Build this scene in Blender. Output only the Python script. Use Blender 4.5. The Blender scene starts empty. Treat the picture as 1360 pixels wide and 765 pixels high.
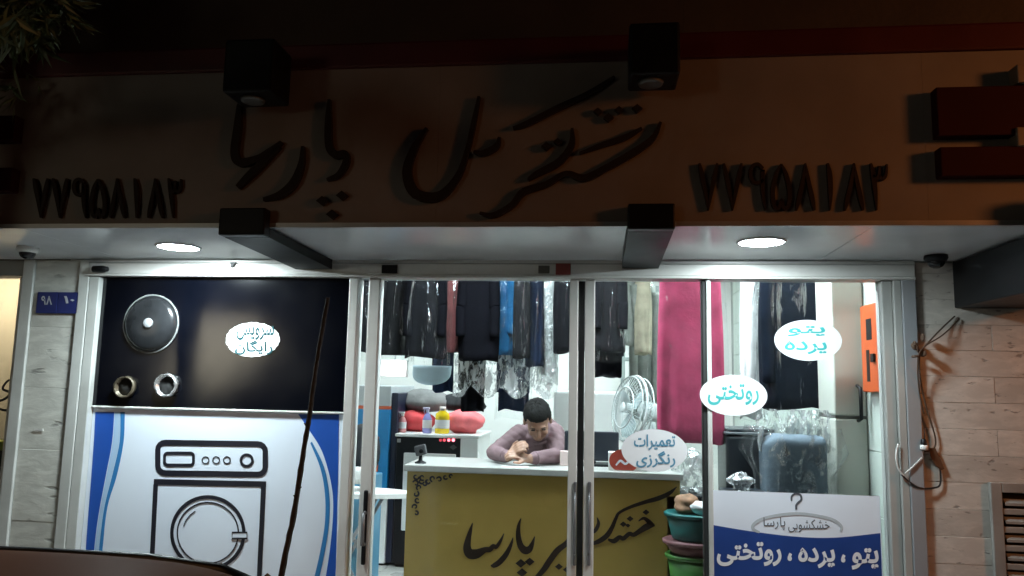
import bpy, math, random
from mathutils import Vector, Matrix
import bmesh
random.seed(7)
sc = bpy.context.scene
R = math.radians
PI = math.pi

# ------------------------------------------------------------------ camera
F = 1000.0
PIT, YAW, ROL = R(7.15), R(-6.7), R(1.2)
CAM = Vector((0, -3.5, 1.62))
_fw = Vector((math.sin(YAW)*math.cos(PIT), math.cos(YAW)*math.cos(PIT), math.sin(PIT)))
_rt = Vector((math.cos(YAW), -math.sin(YAW), 0))
_up = _rt.cross(_fw)
_r2 = math.cos(ROL)*_rt + math.sin(ROL)*_up
_u2 = -math.sin(ROL)*_rt + math.cos(ROL)*_up
cd = bpy.data.cameras.new('camera'); cam = bpy.data.objects.new('camera', cd)
sc.collection.objects.link(cam)
cd.sensor_width = 36; cd.lens = 36*F/1360; cd.clip_start = 0.03; cd.clip_end = 2000
M = Matrix((_r2, _u2, -_fw)).transposed().to_4x4(); M.translation = CAM
cam.matrix_world = M
sc.camera = cam
# ------------------------------------------------------------------ world: a city night sky
w = bpy.data.worlds.new('World'); sc.world = w; w.use_nodes = True
nt = w.node_tree; bg = nt.nodes['Background']
sky = nt.nodes.new('ShaderNodeTexSky'); sky.sky_type = 'NISHITA'; sky.sun_disc = False
sky.sun_elevation = R(1.0); sky.sun_rotation = R(150)
nt.links.new(sky.outputs[0], bg.inputs[0]); bg.inputs[1].default_value = 0.0022
sd = bpy.data.lights.new('moon', 'SUN'); sd.energy = 0.004; sd.angle = R(2); sd.color = (0.9, 0.92, 1)
so = bpy.data.objects.new('moon', sd); sc.collection.objects.link(so)
so.rotation_euler = (R(50), 0, R(-30))
vs = sc.view_settings; vs.view_transform = 'Standard'; vs.look = 'None'; vs.exposure = 0.7; vs.gamma = 1
vs.use_curve_mapping = False
cy = sc.cycles
cy.use_denoising = True; cy.max_bounces = 8; cy.diffuse_bounces = 4; cy.glossy_bounces = 4
cy.transparent_max_bounces = 32; cy.transmission_bounces = 4; cy.sample_clamp_indirect = 4
cy.caustics_reflective = False; cy.caustics_refractive = False

# ------------------------------------------------------------------ helpers
def ray(x, y): return _r2*((x-680)/F) + _u2*((382.5-y)/F) + _fw
def at(x, y, Y):
    d = ray(x, y); return CAM + d*((Y-CAM.y)/d.y)
def atz(x, y, Z):
    d = ray(x, y); return CAM + d*((Z-CAM.z)/d.z)
COL = sc.collection
ORG = {}
def tag(o, label=None, cat=None, group=None, kind=None):
    if label: o['label'] = label
    if cat: o['category'] = cat
    if group: o['group'] = group
    if kind: o['kind'] = kind
    return o
def thing(name, label, cat, loc=(0, 0, 0), group=None):
    o = bpy.data.objects.new(name, None); COL.objects.link(o); o.location = loc
    o.empty_display_size = 0.05
    ORG[o.name] = Vector(loc)
    return tag(o, label, cat, group)
def link(name, me, parent=None, org=None):
    o = bpy.data.objects.new(name, me); COL.objects.link(o)
    if parent is not None:
        L = ORG[parent.name]; o.parent = parent; ORG[o.name] = L
        if L.length: me.transform(Matrix.Translation(-L))
    else:
        L = Vector(org) if org is not None else Vector((0, 0, 0))
        ORG[o.name] = L
        if L.length: me.transform(Matrix.Translation(-L))
        o.location = L
    return o
class MB:
    def __init__(s): s.v = []; s.f = []; s.m = []; s.sm = []; s.mi = 0; s.s = False
    def add(s, vs, fs):
        b = len(s.v); s.v += [tuple(p) for p in vs]
        for f in fs: s.f.append([b+i for i in f]); s.m.append(s.mi); s.sm.append(s.s)
        return s
    def hexa(s, p):   # 8 corners: bottom loop 0-3, top loop 4-7
        return s.add(p, [(0, 3, 2, 1), (4, 5, 6, 7), (0, 1, 5, 4), (1, 2, 6, 5), (2, 3, 7, 6), (3, 0, 4, 7)])
    def box(s, x0, x1, y0, y1, z0, z1):
        return s.hexa([(x0, y0, z0), (x1, y0, z0), (x1, y1, z0), (x0, y1, z0), (x0, y0, z1), (x1, y0, z1), (x1, y1, z1), (x0, y1, z1)])
    def bbox(s, x0, x1, y0, y1, z0, z1, b=0.006, seg=2):   # bevelled box
        bm = bmesh.new(); bmesh.ops.create_cube(bm, size=1)
        for v in bm.verts:
            v.co = ((x0+x1)/2+v.co.x*(x1-x0), (y0+y1)/2+v.co.y*(y1-y0), (z0+z1)/2+v.co.z*(z1-z0))
        bmesh.ops.bevel(bm, geom=list(bm.edges), offset=b, segments=seg, profile=0.5, affect='EDGES', clamp_overlap=True)
        bm.verts.ensure_lookup_table(); bm.verts.index_update()
        s.add([v.co[:] for v in bm.verts], [[v.index for v in f.verts] for f in bm.faces]); bm.free(); return s
    def tube(s, pts, rad, n=8, cap=True):
        pts = [Vector(p) for p in pts]
        if not hasattr(rad, '__len__'): rad = [rad]*len(pts)
        vs = []; fs = []; N = None
        for i, p in enumerate(pts):
            t = (pts[min(i+1, len(pts)-1)]-pts[max(i-1, 0)]).normalized()
            if N is None:
                N = t.orthogonal().normalized()
            else:
                N = (N-t*N.dot(t)).normalized()
            B = t.cross(N)
            for k in range(n):
                a = 2*PI*k/n; vs.append(p+(N*math.cos(a)+B*math.sin(a))*rad[i])
        for i in range(len(pts)-1):
            for k in range(n):
                fs.append((i*n+k, i*n+(k+1) % n, (i+1)*n+(k+1) % n, (i+1)*n+k))
        if cap: fs.append(tuple(range(n))[::-1]); fs.append(tuple((len(pts)-1)*n+k for k in range(n)))
        o = s.s; s.s = True; s.add(vs, fs); s.s = o; return s
    def lathe(s, prof, c, axis='z', n=24, sx=1, sy=1):   # prof: (r, h)
        vs = []; fs = []
        for r, h in prof:
            for k in range(n):
                a = 2*PI*k/n; u, v = r*math.cos(a)*sx, r*math.sin(a)*sy
                if axis == 'z': vs.append((c[0]+u, c[1]+v, c[2]+h))
                elif axis == 'y': vs.append((c[0]+u, c[1]+h, c[2]+v))
                else: vs.append((c[0]+h, c[1]+u, c[2]+v))
        for i in range(len(prof)-1):
            for k in range(n): fs.append((i*n+k, i*n+(k+1) % n, (i+1)*n+(k+1) % n, (i+1)*n+k))
        fs.append(tuple(range(n))[::-1]); fs.append(tuple((len(prof)-1)*n+k for k in range(n)))
        o = s.s; s.s = True; s.add(vs, fs); s.s = o; return s
    def ell(s, c, r, rot=None, nu=16, nv=10):
        vs = [Vector((0, 0, r[2]))]; fs = []
        for j in range(1, nv):
            th = PI*j/nv
            for i in range(nu):
                a = 2*PI*i/nu
                vs.append(Vector((r[0]*math.sin(th)*math.cos(a), r[1]*math.sin(th)*math.sin(a), r[2]*math.cos(th))))
        vs.append(Vector((0, 0, -r[2])))
        for i in range(nu): fs.append((0, 1+i, 1+(i+1) % nu))
        for j in range(nv-2):
            for i in range(nu):
                a = 1+j*nu+i; b = 1+j*nu+(i+1) % nu
                fs.append((a, a+nu, b+nu, b))
        L = len(vs)-1
        for i in range(nu): fs.append((L, 1+(nv-2)*nu+(i+1) % nu, 1+(nv-2)*nu+i))
        if rot is not None: vs = [rot @ v for v in vs]
        c = Vector(c); o = s.s; s.s = True; s.add([c+v for v in vs], fs); s.s = o; return s
    def prism(s, pts, nrm, d):   # flat outline (list of Vector) given thickness d along nrm
        n = len(pts); nv = Vector(nrm)*d
        a = [Vector(p) for p in pts]; b = [p+nv for p in a]
        fs = [tuple(range(n)), tuple(range(2*n-1, n-1, -1))]
        for i in range(n): fs.append((i, n+i, n+(i+1) % n, (i+1) % n))
        return s.add(a+b, fs)
    def ribbon(s, pts, nrm, d, closed=False):   # pts: (Vector, halfwidth); flat stroke with thickness
        nrm = Vector(nrm); P = [p for p, _ in pts]; W = [h for _, h in pts]; n = len(P); L = []; Rr = []
        for i in range(n):
            if closed: t = P[(i+1) % n]-P[i-1]
            else: t = P[min(i+1, n-1)]-P[max(i-1, 0)]
            t = t.normalized(); q = t.cross(nrm).normalized()
            L.append(P[i]+q*W[i]); Rr.append(P[i]-q*W[i])
        vs = []
        for i in range(n): vs += [L[i], Rr[i], L[i]+nrm*d, Rr[i]+nrm*d]
        fs = []
        for i in range(n if closed else n-1):
            a = 4*i; b = 4*((i+1) % n)
            fs += [(a+2, b+2, b+3, a+3), (a, a+1, b+1, b), (a, b, b+2, a+2), (a+1, a+3, b+3, b+1)]
        if not closed: fs += [(0, 2, 3, 1), (4*n-4, 4*n-3, 4*n-1, 4*n-2)]
        return s.add(vs, fs)
    def build(s, name, mat, parent=None, org=None, fix=True):
        me = bpy.data.meshes.new(name); me.from_pydata(s.v, [], s.f)
        for m in (mat if isinstance(mat, (list, tuple)) else [mat]): me.materials.append(m)
        for i, p in enumerate(me.polygons): p.material_index = s.m[i]; p.use_smooth = s.sm[i]
        if fix:
            bm = bmesh.new(); bm.from_mesh(me); bmesh.ops.recalc_face_normals(bm, faces=bm.faces); bm.to_mesh(me); bm.free()
        me.update()
        return link(name, me, parent, org)
def crom(pts, k=6, closed=False):   # Catmull-Rom through tuples
    n = len(pts); out = []
    rng = range(n) if closed else range(n-1)
    for i in rng:
        g = (lambda j: pts[j % n]) if closed else (lambda j: pts[max(0, min(n-1, j))])
        a, b, c, d = g(i-1), g(i), g(i+1), g(i+2)
        for q in range(k):
            t = q/k
            out.append(tuple(0.5*(2*b[e]+(c[e]-a[e])*t+(2*a[e]-5*b[e]+4*c[e]-d[e])*t*t+(3*b[e]-a[e]-3*c[e]+d[e])*t**3) for e in range(len(b))))
    if not closed: out.append(tuple(pts[-1]))
    return out

# ------------------------------------------------------------------ materials
MATS = {}
def node(nt, t, **kw):
    n = nt.nodes.new(t)
    for k, v in kw.items(): setattr(n, k, v)
    return n
def mat(name, col, rough=0.6, metal=0.0, var=0.12, scale=6.0, bump=0.0, bscale=40.0, spec=0.5, coat=0.0, stretch=(1, 1, 1), dirt=None, dscale=2.0, damt=0.5, trans=0.0):
    if name in MATS: return MATS[name]
    m = bpy.data.materials.new(name); m.use_nodes = True; nt = m.node_tree; L = nt.links.new
    b = nt.nodes['Principled BSDF']
    tc = node(nt, 'ShaderNodeTexCoord'); mp = node(nt, 'ShaderNodeMapping'); mp.inputs['Scale'].default_value = stretch
    L(tc.outputs['Object'], mp.inputs[0])
    nz = node(nt, 'ShaderNodeTexNoise'); nz.inputs['Scale'].default_value = scale; nz.inputs['Detail'].default_value = 6
    L(mp.outputs[0], nz.inputs['Vector'])
    rp = node(nt, 'ShaderNodeValToRGB')
    c = Vector(col[:3])
    rp.color_ramp.elements[0].position = 0.3; rp.color_ramp.elements[1].position = 0.7
    rp.color_ramp.elements[0].color = (*[max(0, x*(1-var)) for x in c], 1)
    rp.color_ramp.elements[1].color = (*[min(1, x*(1+var)) for x in c], 1)
    L(nz.outputs['Fac'], rp.inputs[0]); last = rp.outputs[0]
    if dirt is not None:
        n2 = node(nt, 'ShaderNodeTexNoise'); n2.inputs['Scale'].default_value = dscale; n2.inputs['Detail'].default_value = 8; n2.inputs['Roughness'].default_value = 0.65
        L(mp.outputs[0], n2.inputs['Vector'])
        r2 = node(nt, 'ShaderNodeValToRGB'); r2.color_ramp.elements[0].position = 0.45; r2.color_ramp.elements[1].position = 0.75
        r2.color_ramp.elements[0].color = (0, 0, 0, 1); r2.color_ramp.elements[1].color = (damt, damt, damt, 1)
        L(n2.outputs['Fac'], r2.inputs[0])
        mx = node(nt, 'ShaderNodeMix', data_type='RGBA'); L(r2.outputs[0], mx.inputs['Factor']); L(last, mx.inputs['A'])
        mx.inputs['B'].default_value = (*dirt, 1); last = mx.outputs['Result']
    L(last, b.inputs['Base Color'])
    b.inputs['Metallic'].default_value = metal
    b.inputs['Specular IOR Level'].default_value = spec
    b.inputs['Coat Weight'].default_value = coat
    b.inputs['Coat Roughness'].default_value = 0.05
    if trans: b.inputs['Transmission Weight'].default_value = trans
    mr = node(nt, 'ShaderNodeMapRange'); mr.inputs['To Min'].default_value = max(0, rough-0.08); mr.inputs['To Max'].default_value = min(1, rough+0.08)
    L(nz.outputs['Fac'], mr.inputs['Value']); L(mr.outputs[0], b.inputs['Roughness'])
    if bump:
        n3 = node(nt, 'ShaderNodeTexNoise'); n3.inputs['Scale'].default_value = bscale; n3.inputs['Detail'].default_value = 5
        L(mp.outputs[0], n3.inputs['Vector'])
        bp = node(nt, 'ShaderNodeBump'); bp.inputs['Strength'].default_value = bump; bp.inputs['Distance'].default_value = 0.01
        L(n3.outputs['Fac'], bp.inputs['Height']); L(bp.outputs[0], b.inputs['Normal'])
    MATS[name] = m; return m
def emit(name, col, s):
    m = bpy.data.materials.new(name); m.use_nodes = True; nt = m.node_tree; nt.nodes.clear()
    e = node(nt, 'ShaderNodeEmission'); e.inputs[0].default_value = (*col, 1); e.inputs[1].default_value = s
    o = node(nt, 'ShaderNodeOutputMaterial'); nt.links.new(e.outputs[0], o.inputs[0]); return m
def glassmat(name, tint=(1, 1, 1), rough=0.0, film=0.0, filmcol=(0.8, 0.8, 0.8)):
    m = bpy.data.materials.new(name); m.use_nodes = True; nt = m.node_tree; nt.nodes.clear(); L = nt.links.new
    t = node(nt, 'ShaderNodeBsdfTransparent'); t.inputs[0].default_value = (*tint, 1)
    g = node(nt, 'ShaderNodeBsdfGlossy'); g.inputs['Roughness'].default_value = rough
    fr = node(nt, 'ShaderNodeFresnel'); fr.inputs[0].default_value = 1.45
    mx = node(nt, 'ShaderNodeMixShader'); L(fr.outputs[0], mx.inputs[0]); L(t.outputs[0], mx.inputs[1]); L(g.outputs[0], mx.inputs[2])
    last = mx
    if film:
        d = node(nt, 'ShaderNodeBsdfDiffuse'); d.inputs[0].default_value = (*filmcol, 1)
        tc = node(nt, 'ShaderNodeTexCoord'); nz = node(nt, 'ShaderNodeTexNoise'); nz.inputs['Scale'].default_value = 3; nz.inputs['Detail'].default_value = 8
        L(tc.outputs['Object'], nz.inputs['Vector'])
        mr = node(nt, 'ShaderNodeMapRange'); mr.inputs['To Max'].default_value = film*2; L(nz.outputs['Fac'], mr.inputs[0])
        m2 = node(nt, 'ShaderNodeMixShader'); L(mr.outputs[0], m2.inputs[0]); L(mx.outputs[0], m2.inputs[1]); L(d.outputs[0], m2.inputs[2]); last = m2
    o = node(nt, 'ShaderNodeOutputMaterial'); L(last.outputs[0], o.inputs[0]); return m
def plastic_film(name, cover=0.006, gl=0.75, rough=0.12, zs=0.14, bs=20, bstr=1.0, thr=0.575):
    """clear polythene: mostly see-through, creases that catch the light"""
    m = bpy.data.materials.new(name); m.use_nodes = True; nt = m.node_tree; nt.nodes.clear(); L = nt.links.new
    tc = node(nt, 'ShaderNodeTexCoord'); mp = node(nt, 'ShaderNodeMapping'); mp.inputs['Scale'].default_value = (1, 1, zs)
    L(tc.outputs['Object'], mp.inputs[0])
    nz = node(nt, 'ShaderNodeTexNoise'); nz.inputs['Scale'].default_value = bs; nz.inputs['Detail'].default_value = 4; nz.inputs['Distortion'].default_value = 1.2
    L(mp.outputs[0], nz.inputs['Vector'])
    bp = node(nt, 'ShaderNodeBump'); bp.inputs['Strength'].default_value = bstr; bp.inputs['Distance'].default_value = 0.025; L(nz.outputs['Fac'], bp.inputs['Height'])
    g = node(nt, 'ShaderNodeBsdfGlossy'); g.inputs['Roughness'].default_value = rough; L(bp.outputs[0], g.inputs['Normal'])
    d = node(nt, 'ShaderNodeBsdfDiffuse'); d.inputs[0].default_value = (0.85, 0.88, 0.88, 1); L(bp.outputs[0], d.inputs['Normal'])
    t = node(nt, 'ShaderNodeBsdfTransparent'); t.inputs[0].default_value = (0.97, 0.98, 0.98, 1)
    n2 = node(nt, 'ShaderNodeTexNoise'); n2.inputs['Scale'].default_value = bs*0.8; n2.inputs['Detail'].default_value = 6; n2.inputs['Roughness'].default_value = 0.7; n2.inputs['Distortion'].default_value = 0.6
    L(mp.outputs[0], n2.inputs['Vector'])
    r2 = node(nt, 'ShaderNodeMapRange'); r2.inputs['From Min'].default_value = thr; r2.inputs['From Max'].default_value = thr+0.10; L(n2.outputs['Fac'], r2.inputs[0])
    cm = node(nt, 'ShaderNodeMath'); cm.operation = 'MULTIPLY_ADD'; cm.inputs[1].default_value = cover*4; cm.inputs[2].default_value = cover; L(r2.outputs[0], cm.inputs[0])
    a = node(nt, 'ShaderNodeMixShader'); L(cm.outputs[0], a.inputs[0]); L(t.outputs[0], a.inputs[1]); L(d.outputs[0], a.inputs[2])
    mr = node(nt, 'ShaderNodeMath'); mr.operation = 'MULTIPLY_ADD'; mr.inputs[1].default_value = gl; mr.inputs[2].default_value = 0.012; L(r2.outputs[0], mr.inputs[0])
    b = node(nt, 'ShaderNodeMixShader'); L(mr.outputs[0], b.inputs[0]); L(a.outputs[0], b.inputs[1]); L(g.outputs[0], b.inputs[2])
    o = node(nt, 'ShaderNodeOutputMaterial'); L(b.outputs[0], o.inputs[0]); return m

alu = mat('aluminium', (0.74, 0.73, 0.70), 0.38, 0.15, 0.08, 5, dirt=(0.25, 0.24, 0.22), dscale=5, damt=0.3)
alud = mat('shaded_aluminium', (0.42, 0.42, 0.40), 0.45, 0.15, 0.1, 5)  # darker copy of the aluminium, shade put into its colour
blackp = mat('black_paint', (0.006, 0.0065, 0.008), 0.45, 0, 0.3, 8, spec=0.25)
blackg = mat('black_gloss_board', (0.0018, 0.0024, 0.005), 0.12, 0, 0.25, 3, bump=0.015, bscale=5, dirt=(0.004, 0.0045, 0.005), dscale=3, damt=0.4)
rubber = mat('black_rubber', (0.02, 0.02, 0.02), 0.7)
white = mat('white_paint', (0.80, 0.80, 0.78), 0.5, 0, 0.04, 4, dirt=(0.5, 0.48, 0.44), dscale=2.5, damt=0.25)
whiteg = mat('white_enamel', (0.82, 0.82, 0.80), 0.25, 0, 0.03, 3)
soffm = mat('soffit_panel', (0.86, 0.89, 0.92), 0.22, 0.0, 0.05, 2, dirt=(0.42, 0.42, 0.42), dscale=1.6, damt=0.3)
signm = mat('sign_cladding', (0.24, 0.205, 0.18), 0.5, 0.0, 0.12, 3, dirt=(0.2, 0.16, 0.14), dscale=2, damt=0.5)
redm = mat('dark_red_paint', (0.07, 0.006, 0.006), 0.45, 0, 0.15, 5)
glass = glassmat('window_glass', (0.965, 0.985, 0.98), 0.0, 0.0006, (0.6, 0.65, 0.65))
film = plastic_film('garment_film')
films = plastic_film('smooth_film', 0.02, 0.6, 0.10, 0.5, 9, 0.7, 0.63)
filmw = plastic_film('cloudy_film', 0.12, 0.5, 0.2, 0.6, 24, 1.0, 0.45)
paper = mat('poster_vinyl', (0.76, 0.83, 0.93), 0.35, 0, 0.02, 3)
inkk = mat('black_ink', (0.012, 0.012, 0.02), 0.45, 0, 0.2, 8)
inkb = mat('blue_ink', (0.012, 0.085, 0.42), 0.4, 0, 0.1, 4)
inkb2 = mat('mid_blue_ink', (0.03, 0.20, 0.48), 0.4, 0, 0.1, 4)
inkn = mat('navy_ink', (0.02, 0.06, 0.26), 0.4, 0, 0.15, 3)
inkl = mat('light_blue_ink', (0.42, 0.60, 0.80), 0.4, 0, 0.05, 4)
inkt = mat('teal_ink', (0.06, 0.42, 0.42), 0.45, 0, 0.1, 10)
inktb = mat('grey_blue_ink', (0.10, 0.28, 0.42), 0.45, 0, 0.1, 10)
inkg = mat('grey_ink', (0.45, 0.50, 0.54), 0.45, 0, 0.1, 10)
inkgd = mat('dark_grey_ink', (0.08, 0.09, 0.11), 0.45, 0, 0.1, 10)
inkw = mat('white_ink', (0.82, 0.85, 0.9), 0.4, 0, 0.02, 4)
inkgt = mat('faded_green_ink', (0.02, 0.07, 0.08), 0.7, spec=0.05)
stick = mat('sticker_vinyl', (0.84, 0.85, 0.88), 0.35, 0, 0.03, 5)

def stone_mat(name, col, line=0.35, fine=9):
    m = bpy.data.materials.new(name); m.use_nodes = True; nt = m.node_tree; L = nt.links.new; b = nt.nodes['Principled BSDF']
    tc = node(nt, 'ShaderNodeTexCoord'); oi = node(nt, 'ShaderNodeObjectInfo'); ad = node(nt, 'ShaderNodeVectorMath'); ad.operation = 'ADD'
    sc_ = node(nt, 'ShaderNodeVectorMath'); sc_.operation = 'SCALE'; sc_.inputs['Scale'].default_value = 37
    cm = node(nt, 'ShaderNodeCombineXYZ'); L(oi.outputs['Random'], cm.inputs[0]); L(oi.outputs['Random'], cm.inputs[2]); L(cm.outputs[0], sc_.inputs[0])
    L(tc.outputs['Object'], ad.inputs[0]); L(sc_.outputs[0], ad.inputs[1])
    mp = node(nt, 'ShaderNodeMapping'); mp.inputs['Scale'].default_value = (2.6, 1, 7); L(ad.outputs[0], mp.inputs[0])
    n1 = node(nt, 'ShaderNodeTexNoise'); n1.inputs['Scale'].default_value = 3; n1.inputs['Detail'].default_value = 9; n1.inputs['Roughness'].default_value = 0.62; n1.inputs['Distortion'].default_value = 0.35
    L(mp.outputs[0], n1.inputs['Vector'])
    rp = node(nt, 'ShaderNodeValToRGB'); e = rp.color_ramp.elements; c = Vector(col)
    e[0].position = 0.28; e[1].position = 0.75; e[0].color = (*(c*(1-line)), 1); e[1].color = (*(c*1.25), 1)
    x = rp.color_ramp.elements.new(0.45); x.color = (*(c*0.92), 1)
    L(n1.outputs['Fac'], rp.inputs[0])
    hs = node(nt, 'ShaderNodeHueSaturation'); mr = node(nt, 'ShaderNodeMapRange'); mr.inputs['To Min'].default_value = 0.9; mr.inputs['To Max'].default_value = 1.08
    L(oi.outputs['Random'], mr.inputs[0]); L(mr.outputs[0], hs.inputs['Value']); L(rp.outputs[0], hs.inputs['Color'])
    # pits
    mp2 = node(nt, 'ShaderNodeMapping'); mp2.inputs['Scale'].default_value = (1, 1, 3.0); L(ad.outputs[0], mp2.inputs[0])
    n2 = node(nt, 'ShaderNodeTexNoise'); n2.inputs['Scale'].default_value = fine; n2.inputs['Detail'].default_value = 6; L(mp2.outputs[0], n2.inputs['Vector'])
    r2 = node(nt, 'ShaderNodeValToRGB'); r2.color_ramp.elements[0].position = 0.63; r2.color_ramp.elements[1].position = 0.70
    L(n2.outputs['Fac'], r2.inputs[0])
    mx = node(nt, 'ShaderNodeMix', data_type='RGBA'); L(r2.outputs[0], mx.inputs['Factor']); L(hs.outputs[0], mx.inputs['A']); mx.inputs['B'].default_value = (*(c*0.5), 1)
    L(mx.outputs['Result'], b.inputs['Base Color']); b.inputs['Roughness'].default_value = 0.6
    bp = node(nt, 'ShaderNodeBump'); bp.inputs['Strength'].default_value = 0.35; bp.inputs['Distance'].default_value = 0.008
    iv = node(nt, 'ShaderNodeMath'); iv.operation = 'SUBTRACT'; L(n1.outputs['Fac'], iv.inputs[0]); L(r2.outputs[0], iv.inputs[1]); L(iv.outputs[0], bp.inputs['Height']); L(bp.outputs[0], b.inputs['Normal'])
    return m
trav = stone_mat('brown_travertine', (0.55, 0.50, 0.45), 0.09, 20)
marb = stone_mat('grey_travertine', (0.60, 0.60, 0.55), 0.10, 6)

# ------------------------------------------------------------------ Persian lettering
AR = {'ا': 'FE8D FE8E', 'ب': 'FE8F FE90 FE91 FE92', 'پ': 'FB56 FB57 FB58 FB59', 'ت': 'FE95 FE96 FE97 FE98', 'خ': 'FEA5 FEA6 FEA7 FEA8',
      'د': 'FEA9 FEAA', 'ر': 'FEAD FEAE', 'ز': 'FEAF FEB0', 'س': 'FEB1 FEB2 FEB3 FEB4', 'ش': 'FEB5 FEB6 FEB7 FEB8', 'ع': 'FEC9 FECA FECB FECC',
      'ک': 'FB8E FB8F FB90 FB91', 'گ': 'FB92 FB93 FB94 FB95', 'م': 'FEE1 FEE2 FEE3 FEE4', 'ن': 'FEE5 FEE6 FEE7 FEE8', 'و': 'FEED FEEE',
      'ه': 'FEE9 FEEA FEEB FEEC', 'ی': 'FBFC FBFD FBFE FBFF'}
AR = {k: [chr(int(x, 16)) for x in v.split()] for k, v in AR.items()}
def shape(s):
    out = []
    for i, ch in enumerate(s):
        if ch not in AR: out.append(ch); continue
        prev = i > 0 and s[i-1] in AR and len(AR[s[i-1]]) == 4
        nxt = i+1 < len(s) and s[i+1] in AR and len(AR[ch]) == 4
        k = (3 if nxt else 1) if prev else (2 if nxt else 0)
        out.append(AR[ch][k])
    return ''.join(reversed(out))
def glyphs(s, bold=0.0, raw=False, res=3):
    c = bpy.data.curves.new('lettering', 'FONT'); c.body = s if raw else shape(s); c.resolution_u = res; c.offset = bold; c.fill_mode = 'FRONT'
    o = bpy.data.objects.new('lettering', c); COL.objects.link(o)
    bpy.context.view_layer.update()
    me = bpy.data.meshes.new_from_object(o.evaluated_get(bpy.context.evaluated_depsgraph_get()))
    bpy.data.objects.remove(o); bpy.data.curves.remove(c)
    return me
def text(name, s, box, Y, m, parent, bold=0.0, raw=False, depth=0.0, slant=0.0):
    """lettering fitted to the pixel box (x0,y0,x1,y1) on the vertical plane at depth Y"""
    me = glyphs(s, bold, raw)
    xs = [v.co.x for v in me.vertices]; ys = [v.co.y for v in me.vertices]
    a, b, c, d = min(xs), max(xs), min(ys), max(ys)
    O = at(box[0], box[3], Y); U = at(box[2], box[3], Y)-O; V = at(box[0], box[1], Y)-O
    for v in me.vertices:
        u, q = (v.co.x-a)/(b-a), (v.co.y-c)/(d-c)
        v.co = O+U*u+V*q
    par = list(range(len(me.vertices)))
    def fnd(i):
        while par[i] != i: par[i] = par[par[i]]; i = par[i]
        return i
    for e in me.edges: par[fnd(e.vertices[0])] = fnd(e.vertices[1])
    ids = {}
    for i, v in enumerate(me.vertices): v.co.y -= (ids.setdefault(fnd(i), len(ids)) % 5)*0.00025
    me.materials.clear(); me.materials.append(m)
    if depth:
        bm = bmesh.new(); bm.from_mesh(me)
        bmesh.ops.remove_doubles(bm, verts=bm.verts, dist=1e-6)
        g = bmesh.ops.extrude_face_region(bm, geom=list(bm.faces))
        bmesh.ops.translate(bm, vec=(0, -depth, 0), verts=[e for e in g['geom'] if isinstance(e, bmesh.types.BMVert)])
        bmesh.ops.recalc_face_normals(bm, faces=bm.faces); bm.to_mesh(me); bm.free()
    me.name = name
    return link(name, me, parent)
def stroke(mb, pts, Y, d, f=lambda x, y, w: (x, y, w), k=6, closed=False):
    """a pen stroke through (x, y, width) pixels on the plane Y, standing d proud"""
    q = [f(*p) for p in pts]; q = crom(q, k, closed) if k else q
    out = []
    for x, y, wd in q:
        p = at(x, y, Y); s = (at(x+1, y, Y)-p).length
        out.append((p, max(0.3, wd)/2*s))
    mb.ribbon(out, (0, -1, 0), d, closed)
def diamond(mb, x, y, r, Y, d, f=lambda x, y, w: (x, y, w)):
    c = [f(x-r, y, 1), f(x, y-r*0.8, 1), f(x+r, y, 1), f(x, y+r*0.8, 1)]
    mb.prism([at(p[0], p[1], Y) for p in c], (0, -1, 0), d)
def poly(mb, pts, Y, d): mb.prism([at(x, y, Y) for x, y in pts], (0, -1, 0), d)
def prop(o, **k):
    for a, b in k.items(): o[a] = b
    return o

# ================================================================== SETTING
YF = -0.75            # sign plane
ZS, ZF = 2.19, 2.203  # soffit height at the wall / at the front
XL, XR = -4.6, 3.6
asph = mat('asphalt', (0.045, 0.045, 0.047), 0.85, 0, 0.3, 30, bump=0.5, bscale=120)
conc = mat('paving_concrete', (0.34, 0.33, 0.31), 0.8, 0, 0.15, 8, bump=0.3, bscale=60, dirt=(0.12, 0.11, 0.1), dscale=2)
tag(MB().box(-60, 60, -40, -1.62, -0.5, -0.12).build('road', asph), kind='structure')
tag(MB().box(-60, 60, -1.5, 0.12, -0.5, 0.0).build('pavement', conc), kind='structure')
kb = thing('kerb', None, None); tag(kb, kind='structure')
kerbme = None
for i in range(-8, 8):
    o = MB().bbox(i*0.8+0.004, i*0.8+0.796, -1.62, -1.502, -0.4, 0.012, 0.012).build('kerb_stone', conc, kb)
pv = mat('paving_tile', (0.48, 0.47, 0.45), 0.75, 0, 0.2, 6, bump=0.2, bscale=50)
pav = bpy.data.objects['pavement']
base = MB().bbox(-0.197, 0.197, -0.197, 0.197, 0.0, 0.012, 0.004, 1)
bo = base.build('paving_tile', pv, pav); first = True
for i in range(-9, 9):
    for j in range(3):
        o = bo if first else bo.copy()
        if not first: COL.objects.link(o); o.parent = pav
        o.location = (i*0.4+0.2, -1.29+j*0.4+0.0, 0.003+random.random()*0.002); first = False
fl = mat('floor_tile', (0.46, 0.45, 0.42), 0.28, 0, 0.1, 3, dirt=(0.25, 0.24, 0.22), dscale=3, damt=0.5)
FZ = 0.12
sf = tag(MB().box(-2.9, 1.9, 0.121, 4.6, -0.3, FZ-0.012).build('shop_floor', rubber), kind='structure')
base = MB().bbox(-0.198, 0.198, -0.198, 0.198, -0.011, 0.0, 0.002, 1); bo = base.build('floor_tile', fl, sf); first = True
for i in range(12):
    for j in range(11):
        o = bo if first else bo.copy()
        if not first: COL.objects.link(o); o.parent = sf
        o.location = (-2.7+i*0.4, 0.32+j*0.4, FZ); first = False
wallm = mat('interior_plaster', (0.80, 0.79, 0.75), 0.7, 0, 0.05, 2, dirt=(0.62, 0.6, 0.55), dscale=1.5, damt=0.4)
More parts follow.
